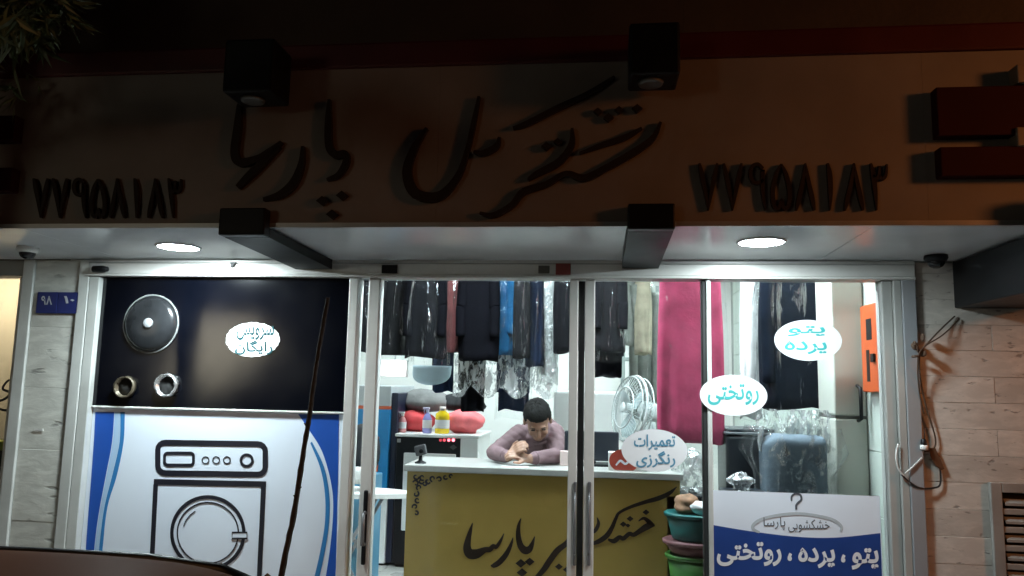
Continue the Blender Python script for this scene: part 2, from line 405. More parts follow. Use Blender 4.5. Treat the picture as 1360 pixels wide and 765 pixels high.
wallg = mat('interior_wall_tile', (0.62, 0.68, 0.62), 0.3, 0, 0.05, 2)
tag(MB().box(-2.9, 1.9, 4.3, 4.5, FZ, 2.9).build('back_wall', wallm), kind='structure')
tag(MB().box(-2.75, -2.57, 0.1, 4.298, FZ, 2.9).build('left_wall', wallm), kind='structure')
rw = tag(MB().box(1.323, 1.6, 0.1, 4.298, FZ, 2.9).build('right_wall', mat('grout', (0.4, 0.42, 0.4), 0.8)), kind='structure')
base = MB().bbox(1.311, 1.322, -0.198, 0.198, -0.148, 0.148, 0.002, 1); bo = base.build('wall_tile', wallg, rw); first = True
for j in range(10):
    for k in range(9):
        o = bo if first else bo.copy()
        if not first: COL.objects.link(o); o.parent = rw
        o.location = (0, 0.32+j*0.4, FZ+0.16+k*0.3); first = False
tag(MB().box(-2.9, 1.9, 0.1, 4.5, 2.9, 3.0).build('ceiling', wallm), kind='structure')

# ---- the building above the sign
bld = thing('shop_building', 'dark upper wall of the building over the laundry sign', 'building', (0, -0.3, 2.9))
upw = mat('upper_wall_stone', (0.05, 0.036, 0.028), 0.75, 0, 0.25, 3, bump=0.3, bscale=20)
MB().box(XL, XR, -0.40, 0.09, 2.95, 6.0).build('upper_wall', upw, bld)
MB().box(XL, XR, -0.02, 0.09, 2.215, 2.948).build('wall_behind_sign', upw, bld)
zt = 2.90
MB().bbox(XL, XR, YF-0.012, -0.402, 2.836, 2.94, 0.01).build('red_cornice', redm, bld)
for i in range(5):
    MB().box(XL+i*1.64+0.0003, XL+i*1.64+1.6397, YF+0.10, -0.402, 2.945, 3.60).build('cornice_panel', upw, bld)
# side pieces left and right of the shop (behind cladding)
MB().box(XL, -2.52, 0.0, 0.095, -0.1, 2.19).build('pier', upw, bld) if False else None

# ---- canopy: soffit panels
can = thing('shop_canopy', 'pale panelled soffit under the laundry sign', 'canopy', (0, -0.4, 2.19))
xs = [XL, at(100, 320, -0.4).x, -1.30, 0.10, at(1122, 320, -0.4).x, XR]
for i in range(5):
    a, b = xs[i]+0.0015, xs[i+1]-0.0015
    MB().hexa([(a, YF+0.012, ZF), (b, YF+0.012, ZF), (b, -0.021, ZS), (a, -0.021, ZS), (a, YF+0.012, ZF+0.02), (b, YF+0.012, ZF+0.02), (b, -0.021, ZS+0.02), (a, -0.021, ZS+0.02)]).build('soffit_panel', soffm, can)
MB().box(XL, XR, YF-0.008, YF+0.011, ZF-0.006, ZF+0.012).build('edge_trim', mat('trim_metal', (0.5, 0.5, 0.5), 0.4, 0.6), can)

# ---- sign
sign = thing('shop_sign', 'long dark sign board with black raised Persian lettering and phone numbers', 'sign', (0, YF, ZF))
px_ = [XL, -2.47, -0.62, 1.15, XR]
for i in range(4):
    MB().box(px_[i]+0.0003, px_[i+1]-0.0003, YF, YF+0.05, ZF+0.0125, 2.835).build('sign_panel', signm, sign)
lett = mat('raised_letter_black', (0.028, 0.019, 0.015), 0.6, 0, 0.2, 8, spec=0.15)
SY = YF-0.02
def letter(strokes, dots=(), d=0.02, name='letter'):
    mb = MB()
    for s in strokes: stroke(mb, [(x, y, w_*0.72) for x, y, w_ in s], SY+0.018, d)
    for x, y, r in dots: diamond(mb, x, y, r, SY+0.018, d)
    mb.build(name, lett, sign)
letter([[(320, 140, 6), (318, 170, 13), (314, 205, 14), (322, 217, 15), (345, 212, 12), (362, 202, 12), (376, 190, 5)],
        [(374, 196, 6), (355, 214, 12), (336, 232, 14), (318, 250, 9)]])
letter([[(404, 196, 5), (402, 220, 11), (392, 244, 15), (374, 260, 13), (352, 266, 6)]])
letter([[(439, 134, 5), (438, 165, 12), (439, 196, 13), (448, 207, 14), (460, 206, 12), (461, 218, 12), (451, 234, 10), (436, 240, 5)]], [(430, 268, 8), (456, 261, 8), (443, 286, 8)])
letter([[(568, 172, 6), (552, 198, 13), (542, 230, 17), (553, 258, 19), (584, 262, 17), (609, 236, 12), (622, 200, 9), (630, 165, 9), (637, 130, 5)],
        [(664, 184, 5), (660, 196, 11), (643, 205, 11), (630, 203, 5)]])
letter([[(816, 104, 4), (780, 127, 9), (740, 146, 11), (700, 166, 10), (682, 172, 5)],
        [(760, 172, 5), (759, 195, 12), (742, 217, 13), (714, 232, 11), (702, 240, 5)]], [(726, 196, 7), (741, 190, 6)])
letter([[(877, 164, 5), (866, 186, 11), (838, 206, 13), (806, 224, 12), (776, 238, 13), (752, 232, 10), (726, 246, 11), (696, 256, 13), (680, 274, 11), (656, 287, 10), (638, 284, 5)],
        [(770, 205, 4), (800, 194, 9), (830, 184, 10), (852, 172, 5)]], [(808, 158, 7), (822, 148, 6), (794, 150, 6), (846, 146, 7)])
DIG = {'۷': [[(.04, .0, .10), (.16, .22, .24), (.36, .62, .20), (.50, 1.0, .07)], [(.96, .0, .10), (.86, .22, .24), (.66, .62, .20), (.50, 1.0, .07)]],
       '۸': [[(.50, .0, .07), (.38, .35, .20), (.16, .78, .24), (.04, 1.0, .10)], [(.50, .0, .07), (.64, .35, .20), (.86, .78, .24), (.97, 1.0, .10)]],
       '۱': [[(.40, .0, .10), (.50, .25, .26), (.54, .65, .22), (.52, 1.0, .06)]],
       '۹': [[(.80, .12, .18), (.55, .02, .18), (.25, .08, .2), (.18, .28, .2), (.42, .42, .2), (.78, .36, .2), (.80, .14, .2), (.80, .5, .22), (.86, .8, .16), (.95, 1.0, .05)]],
       '۵': [[(.50, .02, .10), (.24, .25, .22), (.06, .62, .24), (.16, .92, .22), (.38, .96, .2), (.52, .78, .16), (.64, .96, .2), (.88, .90, .22), (.94, .6, .24), (.76, .25, .22), (.50, .02, .10)]],
       '۳': [[(.12, .0, .10), (.24, .25, .24), (.34, .6, .22), (.42, 1.0, .06)], [(.20, .16, .12), (.34, .34, .18), (.52, .28, .18), (.56, .06, .10)], [(.54, .24, .12), (.68, .34, .18), (.88, .26, .16), (.94, .02, .08)]]}
for x0, x1, y0, y1 in ((44, 246, 238, 290), (924, 1181, 218, 280)):
    wd = (x1-x0)/8
    for i, ch in enumerate('۷۷۹۵۸۱۸۳'):
        mb = MB(); gw = wd*0.80
        for st_ in DIG[ch]:
            stroke(mb, [(x0+i*wd+gw*u+wd*.1, y0+(y1-y0)*v, gw*w_) for u, v, w_ in st_], SY+0.018, 0.014)
        mb.build('numeral', lett, sign)
# dark red bars at both ends of the sign
for x0, x1, y0, y1 in ((-70, 26, 155, 190), (-70, 21, 224, 256), (1243, 1480, 113, 183), (1247, 1480, 194, 236)):
    a = at(x0, y1, YF-0.03); b = at(x1, y0, YF-0.03)
    MB().bbox(a.x, b.x, YF-0.05, YF-0.001, a.z, b.z, 0.004).build('red_bar', mat('oxblood_paint', (0.035, 0.005, 0.005), 0.6, spec=0.1), sign)
for y0, y1 in ((84, 110), (168, 194)):
    a = at(1351, y1, YF-0.055); b = at(1420, y0, YF-0.055)
    MB().bbox(a.x, b.x, YF-0.06, YF-0.001, a.z, b.z, 0.004).build('cream_block', mat('cream_block', (0.25, 0.2, 0.15), 0.6), sign)

# ---- black brackets through the canopy
def bracket(x0, x1, yt, yb, ybb, label):
    Yb = YF-0.055
    a, b = at(x0, yb, Yb), at(x1, yb, Yb); zt_ = at(x0, yt, Yb).z; zb = (a.z+b.z)/2; zbb = at((x0+x1)/2, ybb, -0.06).z
    t = thing('canopy_bracket', label, 'bracket', (a.x, Yb, zb), 'black canopy brackets')
    MB().bbox(a.x, b.x, Yb, YF-0.001, zb, zt_, 0.006).build('end_box', blackp, t)
    MB().hexa([(a.x+.002, YF, zb), (b.x-.002, YF, zb), (b.x-.002, -0.045, zbb), (a.x+.002, -0.045, zbb),
               (a.x+.002, YF, ZF-0.007), (b.x-.002, YF, ZF-0.007), (b.x-.002, -0.045, ZS-0.003), (a.x+.002, -0.045, ZS-0.003)]).build('beam', blackp2, t)
    return t
blackp2 = mat('black_gloss_paint', (0.008, 0.009, 0.010), 0.45, 0, 0.2, 6, spec=0.12)
t = bracket(289, 350, 276, 312, 357, 'black canopy bracket left of the sign centre with a tiny lit lamp')
c = at(384, 350, -0.14)
zl = at(384, 349, -0.14).z
MB().lathe([(0.001, -0.012), (0.008, -0.010), (0.011, -0.003), (0.011, 0.004)], (c.x, c.y, zl), 'z', 12).build('lamp_lens', emit('tiny_lamp', (1, 0.97, 0.9), 5), t)
bracket(834, 897, 270, 304, 356, 'black canopy bracket right of the sign centre with a glossy underside')
# the big bracket at the right end
p0, p1 = at(1265, 345, -0.03), at(1265, 409, -0.03)
t = thing('canopy_bracket', 'largest black canopy bracket over the stone wall at the right edge', 'bracket', (p0.x, -0.03, p1.z), 'black canopy brackets')
MB().bbox(p0.x, p0.x+0.30, YF-0.06, -0.022, p1.z, ZS-0.004, 0.006).build('beam', blackp, t)
MB().bbox(p0.x-0.006, p0.x+0.306, YF-0.12, YF-0.061, p1.z-0.006, ZF+0.1, 0.006).build('end_box', blackp, t)

# ---- spotlight boxes above the sign
def spot(x0, x1, yt, yb, cx, cy, label):
    Y = YF-0.22
    a, b = at(x0, yb, Y), at(x1, yb, Y); zt_ = at(x0, yt, Y).z
    t = thing('spotlight_box', label, 'spotlight', (a.x, Y, a.z), 'unlit spotlight boxes above the sign')
    MB().bbox(a.x, b.x, Y, YF-0.052, a.z, zt_, 0.01).build('housing', blackp, t)
    cxw = (a.x+b.x)/2; cyw = Y+0.075
    MB().lathe([(0.030, -0.012), (0.042, -0.012), (0.046, -0.002), (0.030, -0.002)], (cxw-0.01, cyw, a.z), 'z', 24).build('lamp_ring', mat('lamp_ring_metal', (0.16, 0.16, 0.155), 0.4, 0.5), t)
    MB().lathe([(0.001, -0.006), (0.029, -0.005), (0.029, -0.001)], (cxw-0.01, cyw, a.z), 'z', 20).build('lamp_glass', mat('lamp_glass_dark', (0.10, 0.10, 0.10), 0.1), t)
    MB().bbox((a.x+b.x)/2-0.03, (a.x+b.x)/2+0.03, YF-0.053, -0.75+0.02, zt_-0.06, zt_-0.02, 0.004).build('mount_arm', blackp, t)
spot(294, 360, 52, 122, 325, 116, 'black unlit spotlight box above the left half of the sign')
spot(836, 904, 30, 98, 868, 95, 'black unlit spotlight box above the right half of the sign')

# ---- downlights
def downlight(x, y, label, watts):
    Y = -0.40; Z = (ZS+ZF)/2-0.002
    c = atz(x, y, Z)
    zz = ZS+(ZF-ZS)*(c.y+0.021)/(YF+0.033)
    t = thing('downlight', label, 'downlight', (c.x, c.y, zz), 'round lit downlights in the soffit')
    MB().lathe([(0.086, 0.0), (0.086, -0.006), (0.096, -0.005), (0.098, 0.0)], (c.x, c.y, zz), 'z', 36).build('trim_ring', whiteg, t)
    MB().lathe([(0.001, -0.0045), (0.085, -0.0045), (0.085, -0.001)], (c.x, c.y, zz), 'z', 36).build('lit_disc', emit('downlight_glow', (0.82, 0.97, 1.0), watts), t)
downlight(237, 328, 'lit round downlight in the soffit near the left bracket', 290)
downlight(1011, 322, 'lit round downlight in the soffit right of the middle bracket', 185)

# ---- dome cameras under the canopy
def dome(x, y, Y, label, dark):
    z = ZS+(ZF-ZS)*(Y+0.021)/(YF+0.033)
    c = at(x, y, Y)
    t = thing('dome_camera', label, 'camera', (c.x, Y, z), 'security cameras under the canopy')
    bm_ = blackp if dark else whiteg
    MB().lathe([(0.045, 0), (0.047, -0.012), (0.040, -0.026), (0.036, -0.027)], (c.x, Y, z), 'z', 24).build('base_ring', bm_, t)
    MB().lathe([(0.035, -0.022), (0.033, -0.036), (0.025, -0.048), (0.012, -0.055), (0.001, -0.056)], (c.x, Y, z), 'z', 24).build('dome', mat('dome_smoke', (0.015, 0.015, 0.017), 0.08), t)
    MB().lathe([(0.012, -0.060), (0.012, -0.045)], (c.x+0.004, Y-0.022, z+0.012), 'z', 12).build('lens', blackp2, t)
dome(38, 322, -0.34, 'small white and black dome camera at the far left of the soffit', False)
dome(1243, 344, -0.16, 'small black camera beside the big right bracket', True)

# ---- left stone pillar
pil = thing('stone_pillar', 'grey stone pillar between two pale metal edges left of the shop window', 'pillar', (-2.70, 0, 0))
pxl, pxr = -2.895, -2.532
MB().box(pxl+0.002, pxr-0.002, -0.012, 0.095, 0.005, ZS-0.004).build('pillar_core', mat('mortar', (0.2, 0.2, 0.18), 0.9), pil)
zz = 0.006
while zz < ZS-0.02:
    h = random.choice((0.26, 0.3, 0.34)); h = min(h, ZS-0.005-zz)
    MB().bbox(pxl+0.062, pxr-0.058, -0.03-random.random()*0.003, -0.0125, zz+0.0004, zz+h-0.0004, 0.001, 1).build('stone_slab', marb, pil)
    zz += h
palem = mat('pale_metal_edge', (0.62, 0.64, 0.62), 0.45, 0.15, 0.1, 4, dirt=(0.3, 0.3, 0.27), dscale=3, damt=0.4)
for a, b in ((pxl, pxl+0.06), (pxr-0.056, pxr)):
    MB().bbox(a, b, -0.045, -0.0125, 0.006, ZS-0.005, 0.004).build('metal_edge', palem, pil)
# house number plate
a, b = at(47, 416, -0.045), at(105, 388, -0.045)
t = thing('house_number_plate', 'small blue house number plate with white Persian numerals on the pillar', 'number plate', (a.x, -0.04, a.z))
blu = mat('enamel_blue', (0.012, 0.022, 0.13), 0.35, 0, 0.2, 6)
mid = (a.x+b.x)/2
MB().bbox(a.x, mid-0.001, -0.045, -0.0335, a.z, b.z, 0.003).build('plate', blu, t)
MB().bbox(mid+0.001, b.x, -0.045, -0.0335, a.z, b.z, 0.003).build('plate', blu, t)
numw = mat('number_white', (0.5, 0.52, 0.55), 0.5)
text('numeral', '۹۸', (55, 393, 69, 405), -0.0465, numw, t, 0.02, True)
text('numeral', '۱۰', (85, 393, 99, 403), -0.0465, numw, t, 0.02, True)
# little torn tape on the pillar
a = at(50, 571, -0.036)
MB().hexa([(a.x-.018, -0.036, a.z-.008), (a.x+.03, -0.037, a.z-.004), (a.x+.03, -0.034, a.z-.004), (a.x-.018, -0.034, a.z-.008), (a.x-.02, -0.037, a.z+.004), (a.x+.028, -0.038, a.z+.007), (a.x+.028, -0.034, a.z+.007), (a.x-.02, -0.034, a.z+.004)]).build('tape_scrap', white)
tag(bpy.data.objects['tape_scrap'], 'scrap of white tape stuck on the grey stone pillar', 'tape')

# ---- neighbour shop at far left
nb = thing('neighbour_window', 'cream lit window of the next shop at the left edge with black writing', 'window', (-3.6, 0.1, 0))
MB().box(XL, pxl+0.1, 0.50, 0.53, 0.05, 2.19).build('blind', mat('cream_blind', (0.62, 0.54, 0.40), 0.7, 0, 0.08, 2), nb)
MB().box(XL, pxl-0.012, 0.05, 0.056, 0.05, 2.1).build('pane', glass, nb)
MB().bbox(pxl-0.05, pxl-0.004, 0.0, 0.09, 0.05, 2.1, 0.004).build('window_frame', alu, nb)
MB().bbox(XL, pxl-0.002, -0.03, 0.09, 2.105, 2.185, 0.004).build('shutter_box', mat('shutter_grey', (0.25, 0.25, 0.24), 0.5, 0.4), nb)
lm = MB().bbox(XL+0.3, pxl-0.08, 0.16, 0.19, 2.14, 2.17, 0.005).build('tube_light', emit('neighbour_tube', (1, 0.88, 0.68), 34), nb)
mb = MB()
stroke(mb, [(20, 510, 2), (12, 505, 2.5), (4, 516, 3), (14, 522, 3), (6, 530, 3), (-8, 535, 2.5)], 0.045, 0.002)
stroke(mb, [(17, 538, 2), (8, 545, 3), (-2, 542, 2)], 0.045, 0.002)
mb.build('painted_writing', inkk, nb)
a = at(-40, 640, 0.13)
MB().bbox(XL, at(9, 640, 0.13).x, 0.06, 0.165, 0.05, at(0, 597, 0.1).z, 0.01).build('dark_display_shelf', blackp, nb)
MB().bbox(at(-20, 610, 0.1).x, at(7, 610, 0.1).x, 0.07, 0.16, at(0, 598, 0.1).z+0.002, at(0, 585, 0.1).z, 0.006).build('display_box', mat('yellow_green_box', (0.35, 0.4, 0.05), 0.5), nb)

# ---- right stone wall
sw = thing('stone_wall', 'brown travertine clad wall right of the shop window', 'wall', (2.4, 0, 0))
wx0 = 1.376
MB().box(wx0, XR, -0.002, 0.095, 0.005, ZS-0.004).build('wall_core', mat('mortar', (0.2, 0.2, 0.18), 0.9), sw)
ph, ch = 0.112, 0
z = 0.006; row = 0
tiles = {}
while z < ZS-0.01:
    h = min(ph, ZS-0.006-z); x = wx0-(0.0 if row % 2 else 0.31)
    while x < XR-0.05:
        x0, x1 = max(x, wx0+0.001), min(x+0.62, XR)
        if x1-x0 > 0.02:
            key = (round(x1-x0, 3), round(h, 3))
            dd = random.random()*0.003
            if key not in tiles:
                tiles[key] = MB().bbox(0.0005, key[0]-0.0005, -0.024, -0.0025, 0.0005, key[1]-0.0005, 0.0012, 1).build('stone_tile', trav, None)
                o = tiles[key]; o.parent = sw
            else:
                o = tiles[key].copy(); COL.objects.link(o); o.parent = sw
            o.location = Vector((x0, -dd, z))-ORG[sw.name]
        x += 0.62
    z += h; row += 1
# ventilation grille
v0, v1 = at(1312, 765, -0.03), at(1312, 640, -0.03)
t = thing('wall_vent', 'grey metal vent grille with dark slats low on the stone wall', 'vent', (v0.x, -0.03, 0.6))
vx0, vx1, vz1, vz0 = v1.x, v1.x+0.62, v1.z, v1.z-0.46
vm = mat('vent_metal', (0.36, 0.35, 0.33), 0.5, 0.3, 0.1, 5, dirt=(0.2, 0.18, 0.16), dscale=4)
for (a, b, c, d) in ((vx0, vx0+0.045, vz0, vz1), (vx1-0.045, vx1, vz0, vz1), (vx0+0.0455, vx1-0.0455, vz1-0.04, vz1), (vx0+0.0455, vx1-0.0455, vz0, vz0+0.05)):
    MB().bbox(a, b, -0.05, -0.0275, c, d, 0.003).build('vent_frame', vm, t)
MB().box(vx0+0.046, vx1-0.046, -0.0285, -0.0275, vz0+0.05, vz1-0.04).build('vent_recess', blackp, t)
n = 5; st = (vz1-0.04-vz0-0.05)/n
for i in range(n):
    zc = vz1-0.04-st*(i+0.55)
    MB().hexa([(vx0+0.055, -0.047, zc-0.012), (vx1-0.05, -0.047, zc-0.012), (vx1-0.05, -0.030, zc+0.004), (vx0+0.055, -0.030, zc+0.004),
               (vx0+0.055, -0.047, zc-0.002), (vx1-0.05, -0.047, zc-0.002), (vx1-0.05, -0.030, zc+0.014), (vx0+0.055, -0.030, zc+0.014)]).build('slat', vm, t)
    if i < n-1: MB().bbox(vx0+0.0455, vx1-0.0455, -0.046, -0.0287, zc-st*0.5-0.012, zc-st*0.5+0.012, 0.003).build('slat', vm, t)

# ================================================================== SHOP FRONT
HB = 2.103   # header underside
front = thing('shop_front_frame', 'brushed aluminium header and posts around the laundry shop window', 'window frame', (0, 0, FZ))
MB().bbox(-2.531, 1.375, -0.05, 0.06, HB+0.012, ZS-0.003, 0.004).build('header', alu, front)
MB().bbox(-2.531, 1.375, -0.058, 0.06, HB, HB+0.011, 0.003).build('header_lip', alu, front)
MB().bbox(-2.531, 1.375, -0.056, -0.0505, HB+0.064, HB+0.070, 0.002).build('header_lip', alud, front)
def post(px0, px1, y0, y1, m=alu, zt=HB-0.001, name='post'):
    a, b = at(px0, 373, y0).x, at(px1, 373, y0).x
    return MB().bbox(a, b, y0, y1, FZ+0.002, zt, 0.004).build(name, m, front)
MB().bbox(-2.530, -2.478, -0.042, 0.05, FZ, HB-0.001, 0.004).build('post', palem, front)
post(464, 476, -0.035, 0.055)
post(490, 505, -0.02, 0.05)
post(932, 937.5, -0.02, 0.04, rubber, name='post_seal')
post(937.7, 944, -0.03, 0.04, palem)
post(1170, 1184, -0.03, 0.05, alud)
a = at(1184.5, 373, -0.03).x
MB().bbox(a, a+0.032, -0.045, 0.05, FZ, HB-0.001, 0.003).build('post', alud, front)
MB().bbox(a+0.033, 1.375, -0.05, 0.05, FZ, HB-0.001, 0.004).build('post', mat('pale_grey_strip', (0.30, 0.31, 0.33), 0.45, 0.1, 0.06, 3, dirt=(0.3, 0.28, 0.26), dscale=2), front)
# fittings on the header
def fit(name, x0, x1, y0, y1, m, label, cat):
    a, b = at(x0, y1, -0.06), at(x1, y0, -0.06)
    tag(MB().bbox(a.x, b.x, -0.066, -0.0585, a.z, b.z, 0.002).build(name, m, None, (a.x, -0.06, a.z)), label, cat)
fit('sensor_box', 507, 528, 352, 363, blackp, 'small black sensor box on the header above the left door post', 'sensor')
fit('red_switch_box', 738, 758, 350, 365, mat('dull_red_plastic', (0.20, 0.03, 0.02), 0.5), 'small red box on the header above the door gap', 'switch box')
fit('grey_switch_box', 715, 730, 353, 363, mat('dull_grey_plastic', (0.10, 0.095, 0.08), 0.5), 'small dark grey box on the header next to the red one', 'switch box')
a = at(127, 358, -0.06)
tag(MB().lathe([(0.001, -0.002), (0.016, 0), (0.017, 0.05), (0.012, 0.075), (0.001, 0.077)], (a.x, -0.076, a.z), 'x', 14).build('shutter_latch', blackp, None, (a.x, -0.07, a.z)), 'dark round shutter latch at the left end of the header', 'latch')
a = at(308, 352, -0.06)
tag(MB().hexa([(a.x-0.006, -0.064, a.z-.014), (a.x+0.004, -0.064, a.z-.010), (a.x+0.004, -0.059, a.z-.010), (a.x-0.006, -0.059, a.z-.014), (a.x-0.008, -0.064, a.z+.014), (a.x+0.022, -0.064, a.z+.014), (a.x+0.022, -0.059, a.z+.014), (a.x-0.008, -0.059, a.z+.014)]).build('corner_clip', blackp, None, (a.x, -0.06, a.z)), 'tiny black clip on the header left of the bracket beam', 'clip')

# ---- glass panes
def pane(px0, px1, Y, parent, name='pane'):
    a, b = at(px0, 373, Y).x, at(px1, 373, Y).x
    return MB().box(a, b, Y-0.004, Y+0.004, FZ+0.05, HB-0.004).build(name, glass, parent)
def plain_pane(px0, px1, Y, label):
    o = pane(px0, px1, Y, None, 'fixed_glass_pane'); return tag(o, label, 'glass pane')
plain_pane(476.3, 489.7, 0.01, 'narrow glass strip between the two posts right of the washing machine poster')
plain_pane(944.3, 1169.7, 0.005, 'fixed glass pane behind the blue and white banner')
def door(px0, px1, Y, stile_left, stile_right, label, hx):
    x0, x1 = at(px0, 373, Y).x, at(px1, 373, Y).x
    t = thing('sliding_door', label, 'sliding door', (x0, Y, FZ), 'sliding glass doors')
    g0, g1 = x0, x1
    if stile_left:
        MB().bbox(x0, x0+0.046, Y-0.018, Y+0.018, FZ+0.01, HB-0.003, 0.004).build('stile', alu, t); g0 = x0+0.0465
    if stile_right:
        MB().bbox(x1-0.040, x1, Y-0.018, Y+0.018, FZ+0.01, HB-0.003, 0.004).build('stile', alu, t); g1 = x1-0.0405
    MB().bbox(g0, g1, Y-0.018, Y+0.018, FZ+0.01, FZ+0.09, 0.004).build('bottom_rail', alu, t)
    MB().box(g0, g1, Y-0.004, Y+0.004, FZ+0.091, HB-0.004).build('pane', glass, t)
    a = at(hx, 640, Y-0.03); bz = at(hx, 752, Y-0.03).z
    MB().bbox(a.x-0.007, a.x+0.007, Y-0.026, Y-0.0185 if (stile_left or stile_right) else Y-0.0042, bz, a.z, 0.005).build('handle_plate', mat('handle_metal', (0.22, 0.22, 0.23), 0.35, 0.5), t)
    MB().tube([(a.x, Y-0.03, a.z-0.05), (a.x, Y-0.055, a.z-0.06), (a.x, Y-0.055, bz+0.06), (a.x, Y-0.03, bz+0.05)], 0.0045, 10).build('handle', mat('handle_metal', (0.1, 0.1, 0.1)), t)
    return t
door(505.5, 768.5, 0.0, False, True, 'left sliding glass door in front of the man at the counter', 773 - 9)
door(777.5, 931.5, 0.0, True, False, 'right sliding glass door in front of the pink garment', 783)
a, b = at(769, 373, 0.03).x, at(777, 373, 0.03).x
MB().bbox(a, b, 0.022, 0.035, FZ+0.01, HB-0.003, 0.002).build('door_seal', rubber, front)
# handle plate on the left post
a = at(485, 652, -0.05); bz = at(485, 752, -0.05).z
lh = thing('door_lock', 'black lock plate with lever on the left door post', 'lock', (a.x, -0.05, bz))
MB().bbox(a.x-0.012, a.x+0.008, -0.036, -0.0215, bz, a.z, 0.006).build('lock_plate', blackp, lh)
MB().tube([(a.x, -0.036, a.z-0.1), (a.x, -0.06, a.z-0.1), (a.x+0.0, -0.06, a.z-0.24), (a.x, -0.036, a.z-0.24)], 0.009, 10).build('lever', mat('handle_metal', (0.1, 0.1, 0.1)), lh)

# ---- left black board over the left window
bx0, bx1 = -2.4775, at(463.7, 373, -0.03).x
bzm = at(290, 546, 0).z
tag(MB().bbox(bx0, bx1, -0.012, 0.03, bzm+0.012, HB-0.001, 0.002).build('dark_window_board', blackg, None, (bx0, 0, bzm)), 'dark glossy panel above the washing machine poster', 'panel')
tag(MB().bbox(bx0, bx1, -0.020, 0.03, bzm+0.003, bzm+0.0115, 0.002).build('panel_strip', whiteg, None, (bx0, 0, bzm)), 'thin white strip between the black panel and the poster', 'strip')
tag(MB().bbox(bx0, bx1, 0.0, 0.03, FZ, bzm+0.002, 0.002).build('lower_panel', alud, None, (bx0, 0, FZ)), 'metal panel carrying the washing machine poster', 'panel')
# fan cover and pipe holes
c = at(201, 430, -0.014)
t = thing('exhaust_fan_cover', 'large round clear exhaust cover on the black panel', 'fan cover', (c.x, -0.012, c.z))
smoke = mat('smoky_acrylic', (0.018, 0.019, 0.021), 0.22, 0, 0.3, 14, bump=0.2, bscale=10)
MB().lathe([(0.001, -0.034), (0.06, -0.034), (0.115, -0.028), (0.135, -0.014), (0.138, -0.001)], (c.x, -0.0125, c.z), 'y', 48).build('dome', smoke, t)
MB().lathe([(0.1385, -0.001), (0.1385, -0.007), (0.146, -0.007), (0.146, -0.001)], (c.x, -0.0125, c.z), 'y', 48).build('rim', mat('acrylic_rim', (0.22, 0.23, 0.23), 0.2), t)
MB().lathe([(0.001, -0.012), (0.018, -0.012), (0.025, -0.006), (0.025, 0)], (c.x+0.005, -0.047, c.z), 'y', 24).build('hub', mat('hub_grey', (0.25, 0.26, 0.27), 0.3), t)
MB().bbox(c.x+0.05, c.x+0.075, -0.052, -0.040, c.z-0.02, c.z+0.05, 0.004).build('label_patch', mat('hub_grey', (0.2, 0.2, 0.2)), t) if False else None
silver = mat('silver_duct', (0.72, 0.72, 0.72), 0.28, 0.8, 0.15, 10, bump=0.4, bscale=30)
def pipe(x, y, r, label, m):
    c = at(x, y, -0.014)
    t = thing('pipe_sleeve', label, 'pipe', (c.x, -0.012, c.z), 'pipe openings in the black panel')
    pr = [(r*0.8, -0.001), (r*0.82, -0.025), (r*1.0, -0.03), (r*1.02, -0.001)]
    mb = MB(); mb.lathe(pr, (c.x, -0.0125, c.z), 'y', 28)
    for i, v in enumerate(mb.v): mb.v[i] = (v[0]+random.uniform(-.003, .003), v[1], v[2]+random.uniform(-.003, .003))
    mb.build('sleeve', m, t)
    MB().lathe([(0.001, -0.006), (r*0.79, -0.004), (r*0.79, -0.001)], (c.x, -0.0125, c.z), 'y', 24).build('dark_plug', mat('plug_dark', (0.05, 0.05, 0.05), 0.3), t)
pipe(223, 512, 0.056, 'silver rimmed pipe opening at the bottom of the black panel', silver)
pipe(168, 514, 0.052, 'dim brownish pipe opening left of the silver one', mat('dull_brass', (0.12, 0.10, 0.07), 0.4, 0.4))

# ---- stickers
def sticker(cx, cy, rx, ry, Y, lines, label, m, rag=False, tail=False):
    c = at(cx, cy, Y); e = at(cx+rx, cy, Y); u = at(cx, cy-ry, Y)
    t = thing('oval_sticker', label, 'sticker', (c.x, Y, c.z), 'white oval lettered stickers')
    pts = []
    n = 64
    for i in range(n):
        a = 2*PI*i/n; k = 1.0+(random.uniform(-.03, .015) if rag else 0)
        pts.append(Vector((c.x+(e.x-c.x)*math.cos(a)*k, Y, c.z+(u.z-c.z)*math.sin(a)*k)))
    MB().prism(pts, (0, -1, 0), 0.0015 if not rag else 0.004).build('sticker_film', stick, t)
    for s, box in lines:
        text('lettering', s, box, Y-(0.0025 if not rag else 0.005), m, t, 0.018)
    return t
sticker(336, 451, 36, 23, -0.013, [('سرویس', (314, 433, 364, 452)), ('رایگان', (312, 452, 362, 471))], 'torn white oval sticker on the black panel', inkgt, rag=True)
sticker(869, 598, 44, 28, -0.006, [('تعمیرات', (842, 577, 897, 598)), ('رنگرزی', (845, 599, 897, 621))], 'lowest white oval sticker, with two lines, in front of the counter end', inktb)
sticker(974, 525, 45, 27, -0.034, [('روتختی', (940, 510, 1008, 538))], 'white oval sticker with one line of teal writing over the pink garment edge', inkt)
sticker(1073, 452, 45, 27, -0.002, [('پتو', (1046, 433, 1096, 448)), ('پرده', (1042, 453, 1098, 472))], 'highest white oval sticker on the fixed glass pane', inkt)

